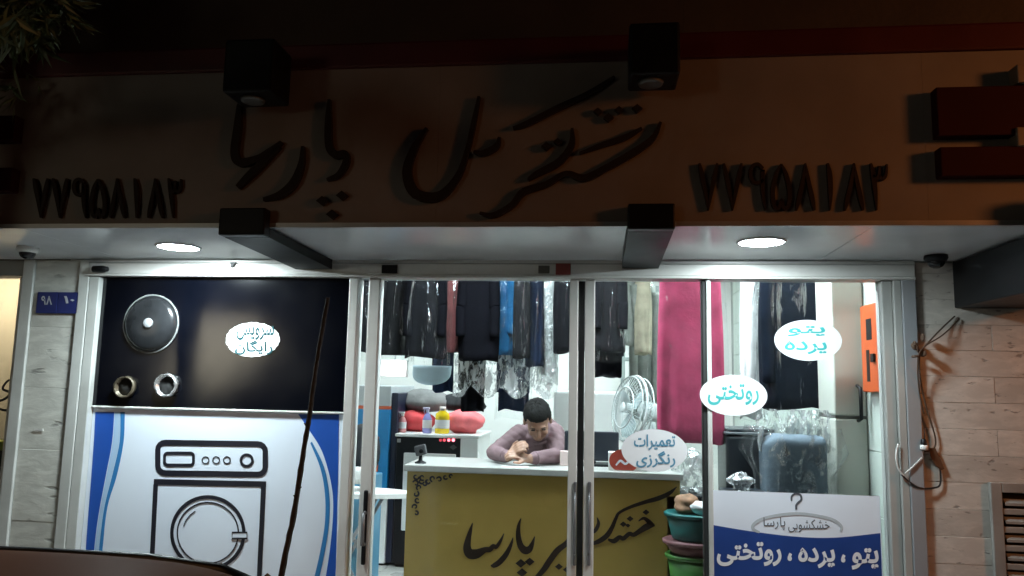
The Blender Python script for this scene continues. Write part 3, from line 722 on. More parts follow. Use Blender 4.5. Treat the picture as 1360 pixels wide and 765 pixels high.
# ---- washing machine poster
ps = thing('washing_machine_poster', 'white and blue poster with a black line drawing of a washing machine', 'poster', (bx0, -0.003, 0.3))
MB().box(bx0+0.002, bx1-0.002, -0.004, -0.0005, 0.30, bzm+0.001).build('poster_sheet', paper, ps)
PY = -0.0045
K = 2.887
def cp(pts): return [(x/K, 500+y/K) for x, y in pts]
def band(pts, name, m, Y=PY, d=0.0008):
    mb = MB(); poly(mb, cp(pts), Y, d); mb.build(name, m, ps)
def strip(L_, R_, name, m, Y=PY, d=0.0008):
    a = crom(L_, 5); b = crom(R_, 5); n = min(len(a), len(b)); mb = MB()
    for i in range(n-1): mb.prism([at(x/K, 500+y/K, Y) for x, y in (a[i], b[i], b[i+1], a[i+1])], (0, -1, 0), d)
    bm_ = mb.build(name, m, ps); return bm_
strip([(366, 136), (360, 250), (349, 400), (338, 540), (330, 655), (318, 860)], [(438, 136), (430, 250), (404, 390), (378, 530), (362, 655), (345, 860)], 'blue_band', inkb)
strip([(440, 136), (432, 250), (406, 390), (380, 530), (364, 655), (347, 860)], [(461, 136), (458, 250), (432, 370), (400, 500), (380, 655), (362, 860)], 'pale_band', inkl)
strip([(462, 136), (459, 250), (433, 370), (401, 500), (381, 655), (363, 860)], [(479, 136), (474, 250), (448, 380), (412, 500), (394, 655), (376, 860)], 'blue_stripe', inkb2)
strip([(1144, 145), (1192, 215), (1236, 290), (1268, 400), (1278, 500), (1268, 640), (1250, 765), (1235, 880)], [(1300, 145), (1299, 215), (1298, 290), (1296, 400), (1293, 500), (1290, 640), (1287, 765), (1284, 880)], 'blue_band', inkb)
strip([(1190, 255), (1228, 350), (1246, 450), (1246, 560), (1226, 680), (1198, 800), (1180, 880)], [(1196, 250), (1242, 345), (1262, 450), (1262, 560), (1244, 680), (1218, 800), (1200, 880)], 'blue_stripe', inkb2)
def line(pts, wd, name='drawn_line', closed=False, m=inkk, k=0, Y=PY-0.0012):
    mb = MB(); stroke(mb, [(x/K, 500+y/K, wd/K) for x, y in pts], Y, 0.0006, k=k, closed=closed); mb.build(name, m, ps)
def circ(cx, cy, r, wd, name='drawn_circle', a0=0, a1=360, n=56, Y=PY-0.0012):
    full = a1-a0 >= 360
    pts = [(cx+r*math.cos(R(a0+(a1-a0)*i/(n if full else n-1))), cy+r*math.sin(R(a0+(a1-a0)*i/(n if full else n-1)))) for i in range(n)]
    line(pts, wd, name, full, Y=Y)
def rrect(x0, y0, x1, y1, r, wd, skew=0, name='drawn_outline', Y=PY-0.0012):
    pts = []
    for (cx, cy, a) in ((x1-r, y0+r, -90), (x1-r, y1-r, 0), (x0+r, y1-r, 90), (x0+r, y0+r, 180)):
        for i in range(5):
            t_ = R(a+i*22.5); pts.append((cx+r*math.cos(t_), cy+r*math.sin(t_)))
    pts = [(x, y+skew*(x-x0)/(x1-x0)) for x, y in pts]
    line(pts, wd, name, True, Y=Y)
rrect(605, 253, 1017, 370, 28, 20, 6)
rrect(631, 294, 742, 340, 12, 11)
for x in (788, 829, 870): circ(x, 321, 13, 4, n=20)
circ(946, 322, 22, 10, n=28)
line([(590, 404), (1020, 413)], 20)
line([(597, 414), (590, 560), (583, 700), (572, 900)], 18)
line([(1010, 423), (1004, 560), (997, 700), (988, 910)], 18)
line([(566, 900), (990, 910)], 18)
circ(797, 600, 138, 13)
circ(797, 600, 117, 5)
circ(797, 600, 96, 4, a0=195, a1=240, n=16)
mb = MB(); poly(mb, cp([(886, 596), (950, 596), (950, 624), (886, 624)]), PY-0.002, 0.0006); mb.build('drawn_handle', paper, ps)
line([(890, 598), (947, 598), (947, 621), (890, 621)], 6, 'drawn_outline', True, Y=PY-0.0029)

# ---- banner on the right pane
bn = thing('services_banner', 'blue and white banner with a hanger emblem and white Persian writing', 'poster', (0.5, -0.001, 0.4))
BY = -0.0005
a, b = at(944.5, 650, BY), at(1174, 660, BY)
b0, b1, bt = a.x+0.003, at(1169, 660, BY).x-0.002, (a.z+b.z)/2
MB().box(b0, b1, BY-0.001, BY, 0.40, bt).build('banner_sheet', paper, bn)
L_ = crom([(945, 697), (1000, 706), (1060, 713), (1110, 714), (1169, 708)], 6)
mb = MB()
for i in range(len(L_)-1):
    p, q = at(L_[i][0], L_[i][1], BY-0.0012), at(L_[i+1][0], L_[i+1][1], BY-0.0012)
    x0, x1 = max(b0, p.x), min(b1, q.x)
    if x1 > x0: mb.prism([Vector((x0, BY-0.0012, p.z)), Vector((x1, BY-0.0012, q.z)), Vector((x1, BY-0.0012, 0.401)), Vector((x0, BY-0.0012, 0.401))], (0, -1, 0), 0.0006)
mb.build('navy_field', inkn, bn)
K2 = 2.833
def bl(pts, m, name, k=6, Y=BY-0.002):
    mb = MB(); stroke(mb, [(880+x/K2, 600+y/K2, wd/K2) for x, y, wd in pts], Y, 0.0006, k=k); mb.build(name, m, bn)
bl([(485, 185, 6), (486, 168, 7), (500, 158, 8), (518, 163, 8), (522, 180, 8), (510, 192, 8), (503, 202, 8), (503, 218, 7)], inkgd, 'hanger_hook')
bl([(670, 300, 8), (672, 280, 11), (640, 256, 12), (575, 240, 12), (503, 233, 12), (430, 240, 12), (370, 255, 12), (342, 275, 12), (342, 292, 12), (365, 303, 8)], inkg, 'hanger_shape')
text('lettering', 'خشکشویی', (1047, 690, 1102, 707), BY-0.0022, inkgd, bn, 0.0)
text('lettering', 'پارسا', (1014, 687, 1043, 704), BY-0.0022, inkgd, bn, 0.0)
for s_, bx in (('پتو', (1131, 728, 1167, 759)), ('،', (1117, 736, 1123, 747)), ('پرده', (1060, 727, 1109, 757)), ('،', (1046, 734, 1052, 745)), ('روتختی', (952, 720, 1038, 752))):
    text('lettering', s_, bx, BY-0.0026, inkw, bn, 0.03)
text('lettering', 'تعمیرات ، رنگرزی', (955, 762, 1164, 800), BY-0.0026, inkw, bn, 0.03) if False else None

# ================================================================== STREET
# ---- cable, socket and tied bundle on the right wall
cb = thing('hanging_cable', 'tangled dark cable looped on the stone wall beside the shop frame', 'cable', (1.42, -0.05, 1.2))
def P(x, y, Y): return at(x, y, Y)
brn = mat('brown_cable', (0.06, 0.035, 0.02), 0.6); blk = mat('black_cable', (0.012, 0.012, 0.012), 0.5)
def wire(pts, r, m, par=cb, name='wire'):
    q = crom([tuple(P(*p)) for p in pts], 6); MB().tube(q, r, 7).build(name, m, par)
wire([(1268, 420, -0.034), (1250, 437, -0.05), (1233, 455, -0.08), (1222, 470, -0.09), (1222, 500, -0.06), (1230, 540, -0.045), (1242, 580, -0.04), (1240, 596, -0.04), (1228, 600, -0.045)], 0.0035, brn)
wire([(1274, 424, -0.034), (1252, 445, -0.06), (1226, 462, -0.09), (1219, 480, -0.09), (1221, 520, -0.055), (1227, 550, -0.045)], 0.003, brn)
wire([(1197, 630, -0.056), (1208, 640, -0.056), (1222, 648, -0.05), (1240, 648, -0.04), (1249, 642, -0.036), (1248, 615, -0.036)], 0.004, blk)
wire([(1193, 590, -0.056), (1190, 605, -0.06), (1193, 622, -0.058), (1200, 632, -0.056)], 0.004, mat('white_cable', (0.7, 0.7, 0.68), 0.5))
wire([(1202, 629, -0.056), (1214, 618, -0.056), (1224, 608, -0.055)], 0.003, mat('white_cable', (0.7, 0.7, 0.68), 0.5))
wire([(1227, 568, -0.05), (1228, 580, -0.05), (1227, 586, -0.05)], 0.002, blk)
for i in range(7):
    q = P(1218+random.uniform(-7, 9), 462+random.uniform(-14, 18), -0.075+random.uniform(-.015, .015))
    rot = Matrix.Rotation(random.random()*6, 3, 'X') @ Matrix.Rotation(random.random()*6, 3, 'Y')
    mb = MB(); mb.lathe([(0.011, 0), (0.016, 0.004), (0.016, 0.008), (0.011, 0.011)], (0, 0, 0), 'z', 14)
    mb.v = [tuple(rot @ Vector(v)+q) for v in mb.v]
    mb.build('coil_ring', mat('brown_tape', (0.09, 0.05, 0.03), 0.7), cb)
q = P(1227, 592, -0.055)
MB().lathe([(0.004, 0.030), (0.010, 0.026), (0.013, 0.008), (0.013, 0.004)], q, 'z', 16).build('socket_cap', blackp, cb)
MB().lathe([(0.013, 0.0035), (0.016, -0.002), (0.016, -0.014), (0.010, -0.018), (0.001, -0.019)], q, 'z', 16).build('socket', whiteg, cb)
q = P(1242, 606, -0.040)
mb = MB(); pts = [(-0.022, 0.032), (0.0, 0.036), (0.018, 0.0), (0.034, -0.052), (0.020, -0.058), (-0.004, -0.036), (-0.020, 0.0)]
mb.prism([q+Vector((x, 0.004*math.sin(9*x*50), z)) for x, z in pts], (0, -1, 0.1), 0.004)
mb.build('socket_shadow', mat('socket_shadow', (0.10, 0.045, 0.02), 0.7), cb)  # brown patch, the socket's wall shadow put into its colour and shape

# ---- thin bare sapling trunk by the kerb
sp = thing('bare_sapling', 'thin dark bare tree stem leaning in front of the washing machine poster', 'tree', tuple(at(345, 765, -1.22)*1)[:2]+(0.0,))
bark = mat('dark_bark', (0.05, 0.040, 0.032), 0.85, 0, 0.35, 30, bump=0.8, bscale=50)
pa = at(374, 765, -1.22); pb = at(412, 545, -1.22); pc = at(436, 395, -1.22); pc2 = at(434, 400, -1.2)
dirv = (pa-pb).normalized(); p0 = pa+dirv*((pa.z)/(-dirv.z))
pts = [p0, p0.lerp(pa, 0.5)+Vector((.012, 0, 0)), pa, at(389, 690, -1.22), at(401, 615, -1.22), pb, at(421, 480, -1.215), pc]
q = crom([tuple(v) for v in pts], 8); n = len(q)
q = [Vector(v)+Vector((random.uniform(-.0008, .0008), random.uniform(-.0008, .0008), 0)) for v in q]
MB().tube(q, [0.0108-0.0045*i/n+(0.0008 if i % 7 == 3 else 0)+random.uniform(-.0008, .0008) for i in range(n)], 9).build('trunk', bark, sp)
for i, (x, y, dx, dy) in enumerate(((409, 570, -5, -8), (396, 650, 4, -3), (393, 662, -3, -4))):
    a = at(x, y, -1.22); b = at(x+dx, y+dy, -1.235)
    MB().tube([a, a.lerp(b, 0.6)+Vector((0, 0, .002)), b], [0.004, 0.003, 0.002], 6).build('twig', bark, sp)

# ---- leafy street tree at the upper left
TX, TY = -2.75, -1.34
tr = thing('street_tree', 'street tree with narrow drooping leaves at the top left corner', 'tree', (TX, TY, 0))
tb = [(TX, TY, 0), (TX+.02, TY-.02, 0.9), (TX-.01, TY, 1.8), (TX+.05, TY-.03, 2.5), (TX+.03, TY-.02, 3.2), (TX+.1, TY, 3.9)]
MB().tube(crom(tb, 6), [0.085-0.05*i/30 for i in range(31)], 12).build('trunk', bark, tr)
limbs = []
for i in range(24):
    a = random.uniform(0, 2*PI); z0 = random.uniform(2.45, 3.8); L0 = random.uniform(0.45, 0.95)*(1.15-(z0-2.4)/3.2)
    p = Vector((TX+.03, TY, z0)); limbs.append((p, p+Vector((math.cos(a)*L0, math.sin(a)*L0, random.uniform(-0.05, 0.35)))))
hub = at(-60, -20, -1.75)
for (x, y, Y) in ((40, 8, -1.95), (75, 5, -1.9), (20, 30, -1.9), (60, -25, -1.85), (-10, 10, -1.9), (30, -30, -1.9)): limbs.append((hub, at(x, y, Y)))
limbs.append((Vector((TX+.03, TY, 2.5)), hub))
mb = MB()
for p, e in limbs: mb.tube([p, p.lerp(e, .5)+Vector((0, 0, .06)), e], [0.02, 0.012, 0.005], 6)
mb.build('limbs', bark, tr)
leafm = [mat('leaf_green', (0.07, 0.10, 0.04), 0.5, 0, 0.4, 3), mat('leaf_light', (0.12, 0.15, 0.07), 0.45, 0, 0.3, 3)]
mb = MB()
def leaf(mb, p, d, L0, W0):
    d = d.normalized(); s = d.cross(Vector((random.uniform(-1, 1), random.uniform(-1, 1), 0.3))).normalized()*W0
    n = d.cross(s).normalized()*W0*0.4
    mb.mi = 0 if random.random() < .6 else 1
    mb.add([p, p+d*L0*.4+s+n, p+d*L0, p+d*L0*.4-s+n, p+d*L0*.45], [(0, 1, 4), (1, 2, 4), (2, 3, 4), (3, 0, 4)])
for p, e in limbs:
    for i in range(34):
        sg = 0.022 if p is hub else 0.06
        c = p.lerp(e, random.uniform(0.35, 1.02))+Vector((random.gauss(0, sg), random.gauss(0, sg), random.gauss(0, sg)+0.01))
        d0 = Vector((random.gauss(0, .5), random.gauss(0, .5), -0.6+random.gauss(0, .3)))
        for j in range(5):
            leaf(mb, c+d0.normalized()*0.022*j, d0+Vector((random.gauss(0, .5), random.gauss(0, .5), random.gauss(0, .25))), random.uniform(.05, .095), random.uniform(.005, .009))
mb.build('crown', leafm, tr, fix=False)

# ---- street lamp out of frame to the right (its sodium light falls on the sign)
sl = thing('street_lamp', 'sodium street lamp on the pavement far to the right', 'street lamp', (5.2, -3.0, -0.12))
MB().tube([(5.2, -3.0, -0.12), (5.2, -3.0, 2.8), (5.15, -2.97, 3.0), (5.0, -2.9, 3.08)], [0.06, 0.045, 0.04, 0.035], 12).build('pole', mat('galvanised', (0.3, 0.3, 0.3), 0.5, 0.6), sl)
MB().ell((4.92, -2.86, 3.1), (0.2, 0.14, 0.06)).build('lamp_head', mat('galvanised', (0.3, 0.3, 0.3)), sl)
ld = bpy.data.lights.new('sodium_light', 'SPOT'); ld.energy = 150; ld.color = (1.0, 0.32, 0.08); ld.spot_size = R(56); ld.spot_blend = 1.0; ld.shadow_soft_size = 0.35
lo = bpy.data.objects.new('sodium_light', ld); COL.objects.link(lo); lo.location = (4.88, -2.84, 3.0)
lo.rotation_euler = (Vector((1.7, -0.4, 2.1))-Vector((4.88, -2.84, 3.0))).to_track_quat('-Z', 'Y').to_euler()

sl2 = thing('street_lamp', 'sodium street lamp behind the parked car', 'street lamp', (-3.4, -5.2, -0.12), 'sodium street lamps')
sl['group'] = 'sodium street lamps'
MB().tube([(-3.4, -5.2, -0.12), (-3.4, -5.2, 4.9), (-3.2, -5.1, 5.15), (-2.7, -4.8, 5.25)], [0.07, 0.05, 0.045, 0.04], 12).build('pole', mat('galvanised', (0.3, 0.3, 0.3)), sl2)
MB().ell((-2.55, -4.7, 5.25), (0.26, 0.16, 0.07)).build('lamp_head', mat('galvanised', (0.3, 0.3, 0.3)), sl2)
ld = bpy.data.lights.new('sodium_light', 'SPOT'); ld.energy = 95; ld.color = (1.0, 0.48, 0.18); ld.spot_size = R(58); ld.spot_blend = 0.5; ld.shadow_soft_size = 0.1
lo = bpy.data.objects.new('sodium_light', ld); COL.objects.link(lo); lo.location = (-2.5, -4.67, 5.15)
lo.rotation_euler = (Vector((-1.5, -2.75, 0.0))-Vector((-2.5, -4.67, 5.15))).to_track_quat('-Z', 'Y').to_euler()

# ---- building across the street, behind the viewer (seen only as a reflection)
ob = thing('opposite_building', 'building across the street with an added glowing panel, seen only in reflections', 'building', (-6, -11, -0.12))
MB().box(-16, 10, -12, -11, -0.1, 9).build('facade', mat('opposite_plaster', (0.25, 0.22, 0.18), 0.8), ob)
mb = MB(); mb.prism([Vector((x, -10.96, z)) for x, z in ((-8.7, 1.4), (-7.6, 1.4), (-6.5, 2.3), (-6.9, 2.8), (-8.3, 2.85))], (0, 1, 0), 0.03); mb.build('reflected_glow_panel', emit('reflected_panel_glow', (1.0, 0.90, 0.66), 3.6), ob)  # added glow panel, shaped to give the pale reflection in the black board

# ---- parked car
cx0 = atz(262, 738, 1.27); CX, CYF = cx0.x+0.20, cx0.y     # front end of the roof, far roof edge
CY = CYF-0.545          # car centre line
car = thing('parked_car', 'dark glossy parked car, only its roof showing at the lower left', 'car', (CX-0.8, CY, -0.12))
paint = mat('dark_brown_car_paint', (0.135, 0.068, 0.042), 0.5, 0.0, 0.15, 3, spec=0.03, dirt=(0.10, 0.085, 0.07), dscale=6, damt=0.25)
cgl = mat('car_glass', (0.012, 0.014, 0.016), 0.06)
paint.node_tree.nodes['Principled BSDF'].inputs['IOR'].default_value = 1.15
chrome = mat('chrome', (0.6, 0.6, 0.6), 0.15, 1.0)
ZR = -0.12
def loft(mb, st, closed=False):
    n = len(st[0]); vs = [p for s in st for p in s]; fs = []
    for i in range(len(st)-1):
        for k in range(n-1): fs.append((i*n+k, i*n+k+1, (i+1)*n+k+1, (i+1)*n+k))
    o = mb.s; mb.s = True; mb.add(vs, fs); mb.s = o
# lower body: stations front -> rear: x, half width, z bottom, z shoulder, z centre
bst = [(1.62, 0.60, 0.34, 0.56, 0.60), (1.56, 0.72, 0.24, 0.64, 0.68), (1.30, 0.80, 0.20, 0.76, 0.83), (0.8, 0.82, 0.19, 0.84, 0.93), (0.45, 0.83, 0.19, 0.89, 0.97), (-0.2, 0.835, 0.18, 0.90, 0.95),
       (-1.0, 0.835, 0.18, 0.91, 0.95), (-1.7, 0.83, 0.19, 0.93, 0.99), (-2.1, 0.81, 0.21, 0.94, 1.02), (-2.5, 0.76, 0.28, 0.90, 1.00), (-2.62, 0.66, 0.36, 0.78, 0.88)]
mb = MB(); sts = []
for x, hw, zb, zs_, zc in bst:
    half = [(hw*0.80, zb), (hw*0.95, zb+0.04), (hw, zb+0.20), (hw, (zb+zs_)/2+0.06), (hw*0.97, zs_-0.05), (hw*0.90, zs_), (hw*0.6, zs_+(zc-zs_)*0.7), (0.0, zc)]
    full = half+[(-a, b) for a, b in half[-2::-1]]
    full.append(full[0])
    sts.append([(CX+x, CY+a, ZR+b) for a, b in full])
loft(mb, sts)
m_ = len(sts[0])
mb.add(sts[0][:-1], [tuple(range(m_-1))]); mb.add(sts[-1][:-1], [tuple(range(m_-1))])
mb.build('body', paint, car)
# greenhouse: roof skin, screens, side glass
def hw_at(z): return 0.79-0.25*max(0, (z-0.95)/0.44)**0.9
gp = [(0.55, 0.965), (0.40, 1.05), (0.20, 1.19), (0.06, 1.29), (-0.02, 1.345), (-0.10, 1.372), (-0.25, 1.384), (-0.60, 1.385), (-1.0, 1.378), (-1.30, 1.365), (-1.45, 1.325), (-1.70, 1.20), (-2.02, 1.035)]
mbp, mbg = MB(), MB(); rows = []
NS = 11
for x, zc in gp:
    r_ = []
    hw = min(0.545, 0.79-0.0*zc) if zc > 1.3 else 0.545+(1.30-zc)*0.55
    for k in range(NS):
        u = -1+2*k/(NS-1); y = hw*u
        z = zc+0.040*min(1, max(0, (zc-1.0)/0.3))-0.022*abs(u)**2.2-0.02*max(0, abs(u)-0.8)/0.2
        r_.append((CX+x-0.05*abs(u)**2*(1 if x > -0.6 else -1), CY+y, ZR+z))
    rows.append(r_)
loft(mbp, rows[4:10]); mbp2 = mbp.build('roof', paint, car)
mo = mbp2.modifiers.new('thickness', 'SOLIDIFY'); mo.thickness = 0.012
sb = mbp2.modifiers.new('smooth', 'SUBSURF'); sb.levels = 2; sb.render_levels = 2
mg = MB(); loft(mg, rows[0:5]); mg.build('windscreen', cgl, car)
mg = MB(); loft(mg, rows[9:13]); mg.build('rear_window', cgl, car)
for sgn in (-1, 1):
    k = NS-1 if sgn > 0 else 0
    top = [Vector(rows[i][k]) for i in range(len(gp))]
    # pillars along the glass edges
    MB().tube([top[i] for i in range(0, 5)], [0.026]*5, 8).build('pillar', paint, car)
    MB().tube([top[i] for i in range(9, 13)], [0.03]*4, 8).build('pillar', paint, car)
    MB().tube([top[i]+Vector((0, 0, -0.008)) for i in range(4, 10)], [0.016]*6, 8).build('roof_rail_trim', blackp, car)
    yb = CY+sgn*0.80; zb = ZR+0.90
    def side(i0, i1, xb0, xb1, name):
        mg = MB(); up = [top[i]+Vector((0, 0, -0.012)) for i in range(i0, i1+1)]; n = len(up)
        lo_ = [Vector((xb0+(xb1-xb0)*j/(n-1), yb, zb)) for j in range(n)]
        mg.add(up+lo_, [(j, j+1, n+j+1, n+j) for j in range(n-1)]); mg.build(name, cgl, car)
    side(1, 7, CX+0.36, CX-0.60, 'side_window'); side(7, 11, CX-0.66, CX-1.75, 'side_window')
    MB().bbox(CX-0.655, CX-0.605, min(yb-sgn*0.005, yb-sgn*0.03), max(yb-sgn*0.005, yb-sgn*0.03), zb-0.02, zb+0.05, 0.004).build('door_pillar', blackp, car)
    for x in (0.98, -1.62):
        wl = MB().lathe([(0.001, -0.09), (0.27, -0.09), (0.305, -0.06), (0.305, 0.06), (0.27, 0.09), (0.001, 0.09)], (CX+x, CY+sgn*0.755, ZR+0.305), 'y', 28).build('wheel', rubber, car)
        MB().lathe([(0.19, -0.0), (0.18, 0.004*sgn), (0.10, 0.012*sgn), (0.03, 0.02*sgn), (0.001, 0.02*sgn)], (CX+x, CY+sgn*0.846, ZR+0.305), 'y', 20).build('rim', chrome, wl)
    MB().ell((CX+1.50, CY+sgn*0.52, ZR+0.60), (0.09, 0.15, 0.07)).build('headlight', mat('lamp_clear', (0.6, 0.6, 0.6), 0.1), car)
    MB().ell((CX-2.56, CY+sgn*0.56, ZR+0.80), (0.06, 0.12, 0.09)).build('tail_light', mat('lamp_red', (0.3, 0.01, 0.01), 0.15), car)
    MB().ell((CX+0.28, CY+sgn*0.90, ZR+0.95), (0.06, 0.09, 0.06)).build('wing_mirror', paint, car)
    for x in (-0.45, -1.35): MB().bbox(CX+x-0.08, CX+x+0.08, CY+sgn*0.845-0.012, CY+sgn*0.845+0.012, ZR+0.76, ZR+0.785, 0.006).build('door_handle', chrome, car)
# rubber trim around the windscreen and on the roof edge
MB().tube([tuple(Vector(p)+Vector((0, 0, .004))) for p in rows[4]], [0.008]*NS, 8).build('screen_seal', rubber, car)

# ================================================================== INTERIOR (appended below)
# ---- ceiling lights
def ceil_light(x, y, s, label):
    t = thing('ceiling_light', label, 'ceiling light', (x, y, 2.86), 'square ceiling lights in the shop')
    MB().bbox(x-0.31, x+0.31, y-0.31, y+0.31, 2.875, 2.899, 0.004).build('light_frame', whiteg, t)
    MB().box(x-0.29, x+0.29, y-0.29, y+0.29, 2.868, 2.8745).build('diffuser', emit('led_panel', (0.80, 0.94, 1.0), s), t)
ceil_light(-0.75, 0.62, 48, 'square ceiling light over the front of the counter')
ceil_light(0.75, 0.55, 50, 'square ceiling light over the front right of the shop')
ceil_light(-0.55, 2.9, 36, 'square ceiling light by the back wall')
ceil_light(-1.9, 2.6, 20, 'square ceiling light over the machines on the left')
ceil_light(0.75, 2.6, 22, 'square ceiling light at the back right')

# ---- counter
cx_0, cx_1, cyf, cyb, czt = -1.075, 0.445, 0.70, 1.20, 1.152
ct = thing('shop_counter', 'glossy golden yellow counter with a white top and black calligraphy', 'counter', (cx_0, cyf, FZ))
gold = mat('mustard_gloss_panel', (0.40, 0.275, 0.075), 0.2, 0, 0.08, 2, coat=0.4, bump=0.04, bscale=1.6, dirt=(0.22, 0.16, 0.04), dscale=1.2, damt=0.5)
MB().bbox(cx_0+0.01, cx_1-0.01, cyf+0.02, cyf+0.045, FZ, czt-0.036, 0.003).build('front_panel', gold, ct)
for x in (cx_0+0.01, cx_1-0.035): MB().bbox(x, x+0.025, cyf+0.046, cyb-0.02, FZ, czt-0.036, 0.003).build('side_panel', gold, ct)
MB().bbox(cx_0-0.005, cx_1+0.005, cyf, cyb, czt-0.035, czt, 0.004).build('counter_top', mat('counter_laminate', (0.42, 0.42, 0.40), 0.3, 0, 0.05, 3), ct)
MB().box(cx_0+0.036, cx_1-0.036, cyf+0.2, cyb-0.03, 0.55, 0.57).build('inner_shelf', white, ct)
CYL = cyf+0.019; KC = 3.579
def cc(x, y, wd): return (540+x/KC, 600+y/KC, wd/KC)
ck = mat('calligraphy_black', (0.014, 0.008, 0.005), 0.35)
def call(strokes, dots=(), name='calligraphy'):
    mb = MB()
    for s in strokes: stroke(mb, s, CYL, 0.002, cc)
    for x, y, r in dots: diamond(mb, x, y, r, CYL, 0.002, cc)
    mb.build(name, ck, ct)
call([[(314, 338, 4), (304, 372, 16), (292, 420, 28), (288, 458, 38), (302, 484, 46), (335, 484, 42), (372, 466, 26), (396, 464, 24), (412, 448, 20), (426, 452, 18), (446, 424, 14), (463, 388, 4)]])
call([[(506, 408, 4), (496, 442, 15), (474, 486, 24), (444, 522, 26), (416, 540, 22), (400, 540, 6)]])
call([[(544, 316, 4), (533, 352, 16), (531, 400, 24), (541, 444, 30), (562, 468, 36), (584, 462, 30), (598, 436, 18), (609, 402, 4)]], [(543, 530, 26), (585, 522, 24), (549, 574, 26)])
call([[(778, 362, 4), (780, 400, 18), (758, 436, 24), (716, 470, 28), (680, 518, 28), (650, 562, 26), (615, 600, 20), (590, 618, 8)]], [(724, 546, 19), (760, 560, 17)])
call([[(1284, 166, 3), (1250, 196, 18), (1200, 220, 22), (1130, 240, 18), (1060, 264, 15), (1010, 290, 13), (994, 318, 16), (976, 360, 20), (952, 398, 24), (916, 424, 22), (884, 436, 16), (850, 440, 10)],
      [(958, 416, 10), (985, 424, 22), (1012, 406, 20), (1030, 412, 20), (1058, 390, 20), (1080, 394, 20), (1112, 374, 24), (1150, 352, 30), (1180, 350, 6)],
      [(1102, 330, 4), (1126, 316, 14), (1150, 330, 20), (1176, 350, 12)]], [(1138, 287, 17), (1062, 318, 17), (1030, 344, 17), (1052, 350, 12)])
call([[(905, 312, 4), (912, 340, 16), (898, 372, 18), (874, 390, 10)]], [(866, 470, 14)])
# corner ornament: vine of curls
mb = MB()
for (x, y, s, a) in ((45, 118, 16, 0), (75, 122, 15, 60), (100, 140, 14, 20), (125, 128, 15, 100), (155, 132, 14, 200), (185, 120, 12, 30), (212, 114, 10, 90), (44, 150, 16, 200), (60, 170, 14, 120), (45, 200, 15, 300), (52, 230, 14, 50), (40, 262, 14, 160), (46, 292, 12, 250), (85, 150, 14, 300), (70, 140, 14, 10)):
    pts = []
    for i in range(7):
        t_ = R(a+i*50); r_ = s*(1-i*0.11); pts.append((x+r_*math.cos(t_), y+r_*math.sin(t_), 3+6*(1-abs(i-2)/5)))
    stroke(mb, pts, CYL, 0.002, cc, 4)
mb.build('corner_ornament', ck, ct)

# ---- things on the counter
a = at(754, 624, 1.0)
t = thing('computer_monitor', 'black computer monitor on the counter beside the man', 'monitor', (at(790, 620, 1.0).x, 1.0, czt))
m0, m1, mz = at(750, 572, 0.95).x, at(822, 572, 0.95).x, at(790, 573, 0.95).z
MB().bbox(m0, m1, 0.94, 0.975, czt+0.03, mz, 0.008).build('screen_back', mat('monitor_black', (0.012, 0.016, 0.024), 0.4), t)
MB().bbox((m0+m1)/2-0.025, (m0+m1)/2+0.025, 0.976, 1.0, czt+0.012, mz-0.08, 0.004).build('stand', blackp, t)
MB().bbox((m0+m1)/2-0.1, (m0+m1)/2+0.1, 0.93, 1.09, czt, czt+0.012, 0.004).build('base', blackp, t)
t = thing('red_logo_card', 'white box with a round red emblem on the counter', 'box', (at(828, 628, 0.78).x, 0.76, czt))
a, b = at(808, 600, 0.78), at(862, 628, 0.78)
MB().bbox(a.x, b.x, 0.76, 0.84, czt, a.z, 0.004).build('box_body', white, t)
c = at(829, 612, 0.758)
mb = MB(); mb.prism([Vector((c.x+0.082*math.cos(i*PI/20), 0.7592, c.z+0.063*math.sin(i*PI/20))) for i in range(40) if c.z+0.063*math.sin(i*PI/20) > czt+0.001], (0, -1, 0), 0.001)
mb.build('round_emblem', mat('emblem_red', (0.36, 0.05, 0.03), 0.5), t)
mb = MB(); stroke(mb, [(818, 618, 2), (824, 612, 3), (831, 616, 3), (838, 609, 2)], 0.7578, 0.0006); mb.build('emblem_mark', inkw, t)
t = thing('webcam', 'small dark webcam on a foot at the left end of the counter', 'webcam', (at(560, 612, 0.8).x, 0.8, czt))
c = at(559, 596, 0.8)
MB().lathe([(0.033, 0), (0.033, 0.006), (0.012, 0.016), (0.009, 0.05)], (c.x, 0.8, czt), 'z', 16).build('foot', blackp, t)
rot = Matrix.Rotation(R(-14), 3, 'Y')
mb = MB(); mb.bbox(-0.032, 0.032, -0.018, 0.018, -0.028, 0.03, 0.008); mb.v = [tuple(rot @ Vector(v)+Vector((c.x, 0.8, czt+0.072))) for v in mb.v]; mb.build('head', mat('webcam_grey', (0.06, 0.06, 0.065), 0.35), t)
MB().lathe([(0.001, -0.026), (0.012, -0.026), (0.013, -0.017)], (c.x+0.008, 0.8, czt+0.070), 'y', 14).build('lens', blackp2, t)
t = tag(MB().bbox(at(744, 618, 0.95).x, at(753, 618, 0.95).x+0.03, 0.9, 0.93, czt, czt+0.085, 0.004).build('paper_pack', mat('pale_pink_card', (0.7, 0.55, 0.52), 0.6), None, (at(747, 618, .95).x, .9, czt)), 'small pale pink pack beside the monitor', 'pack')

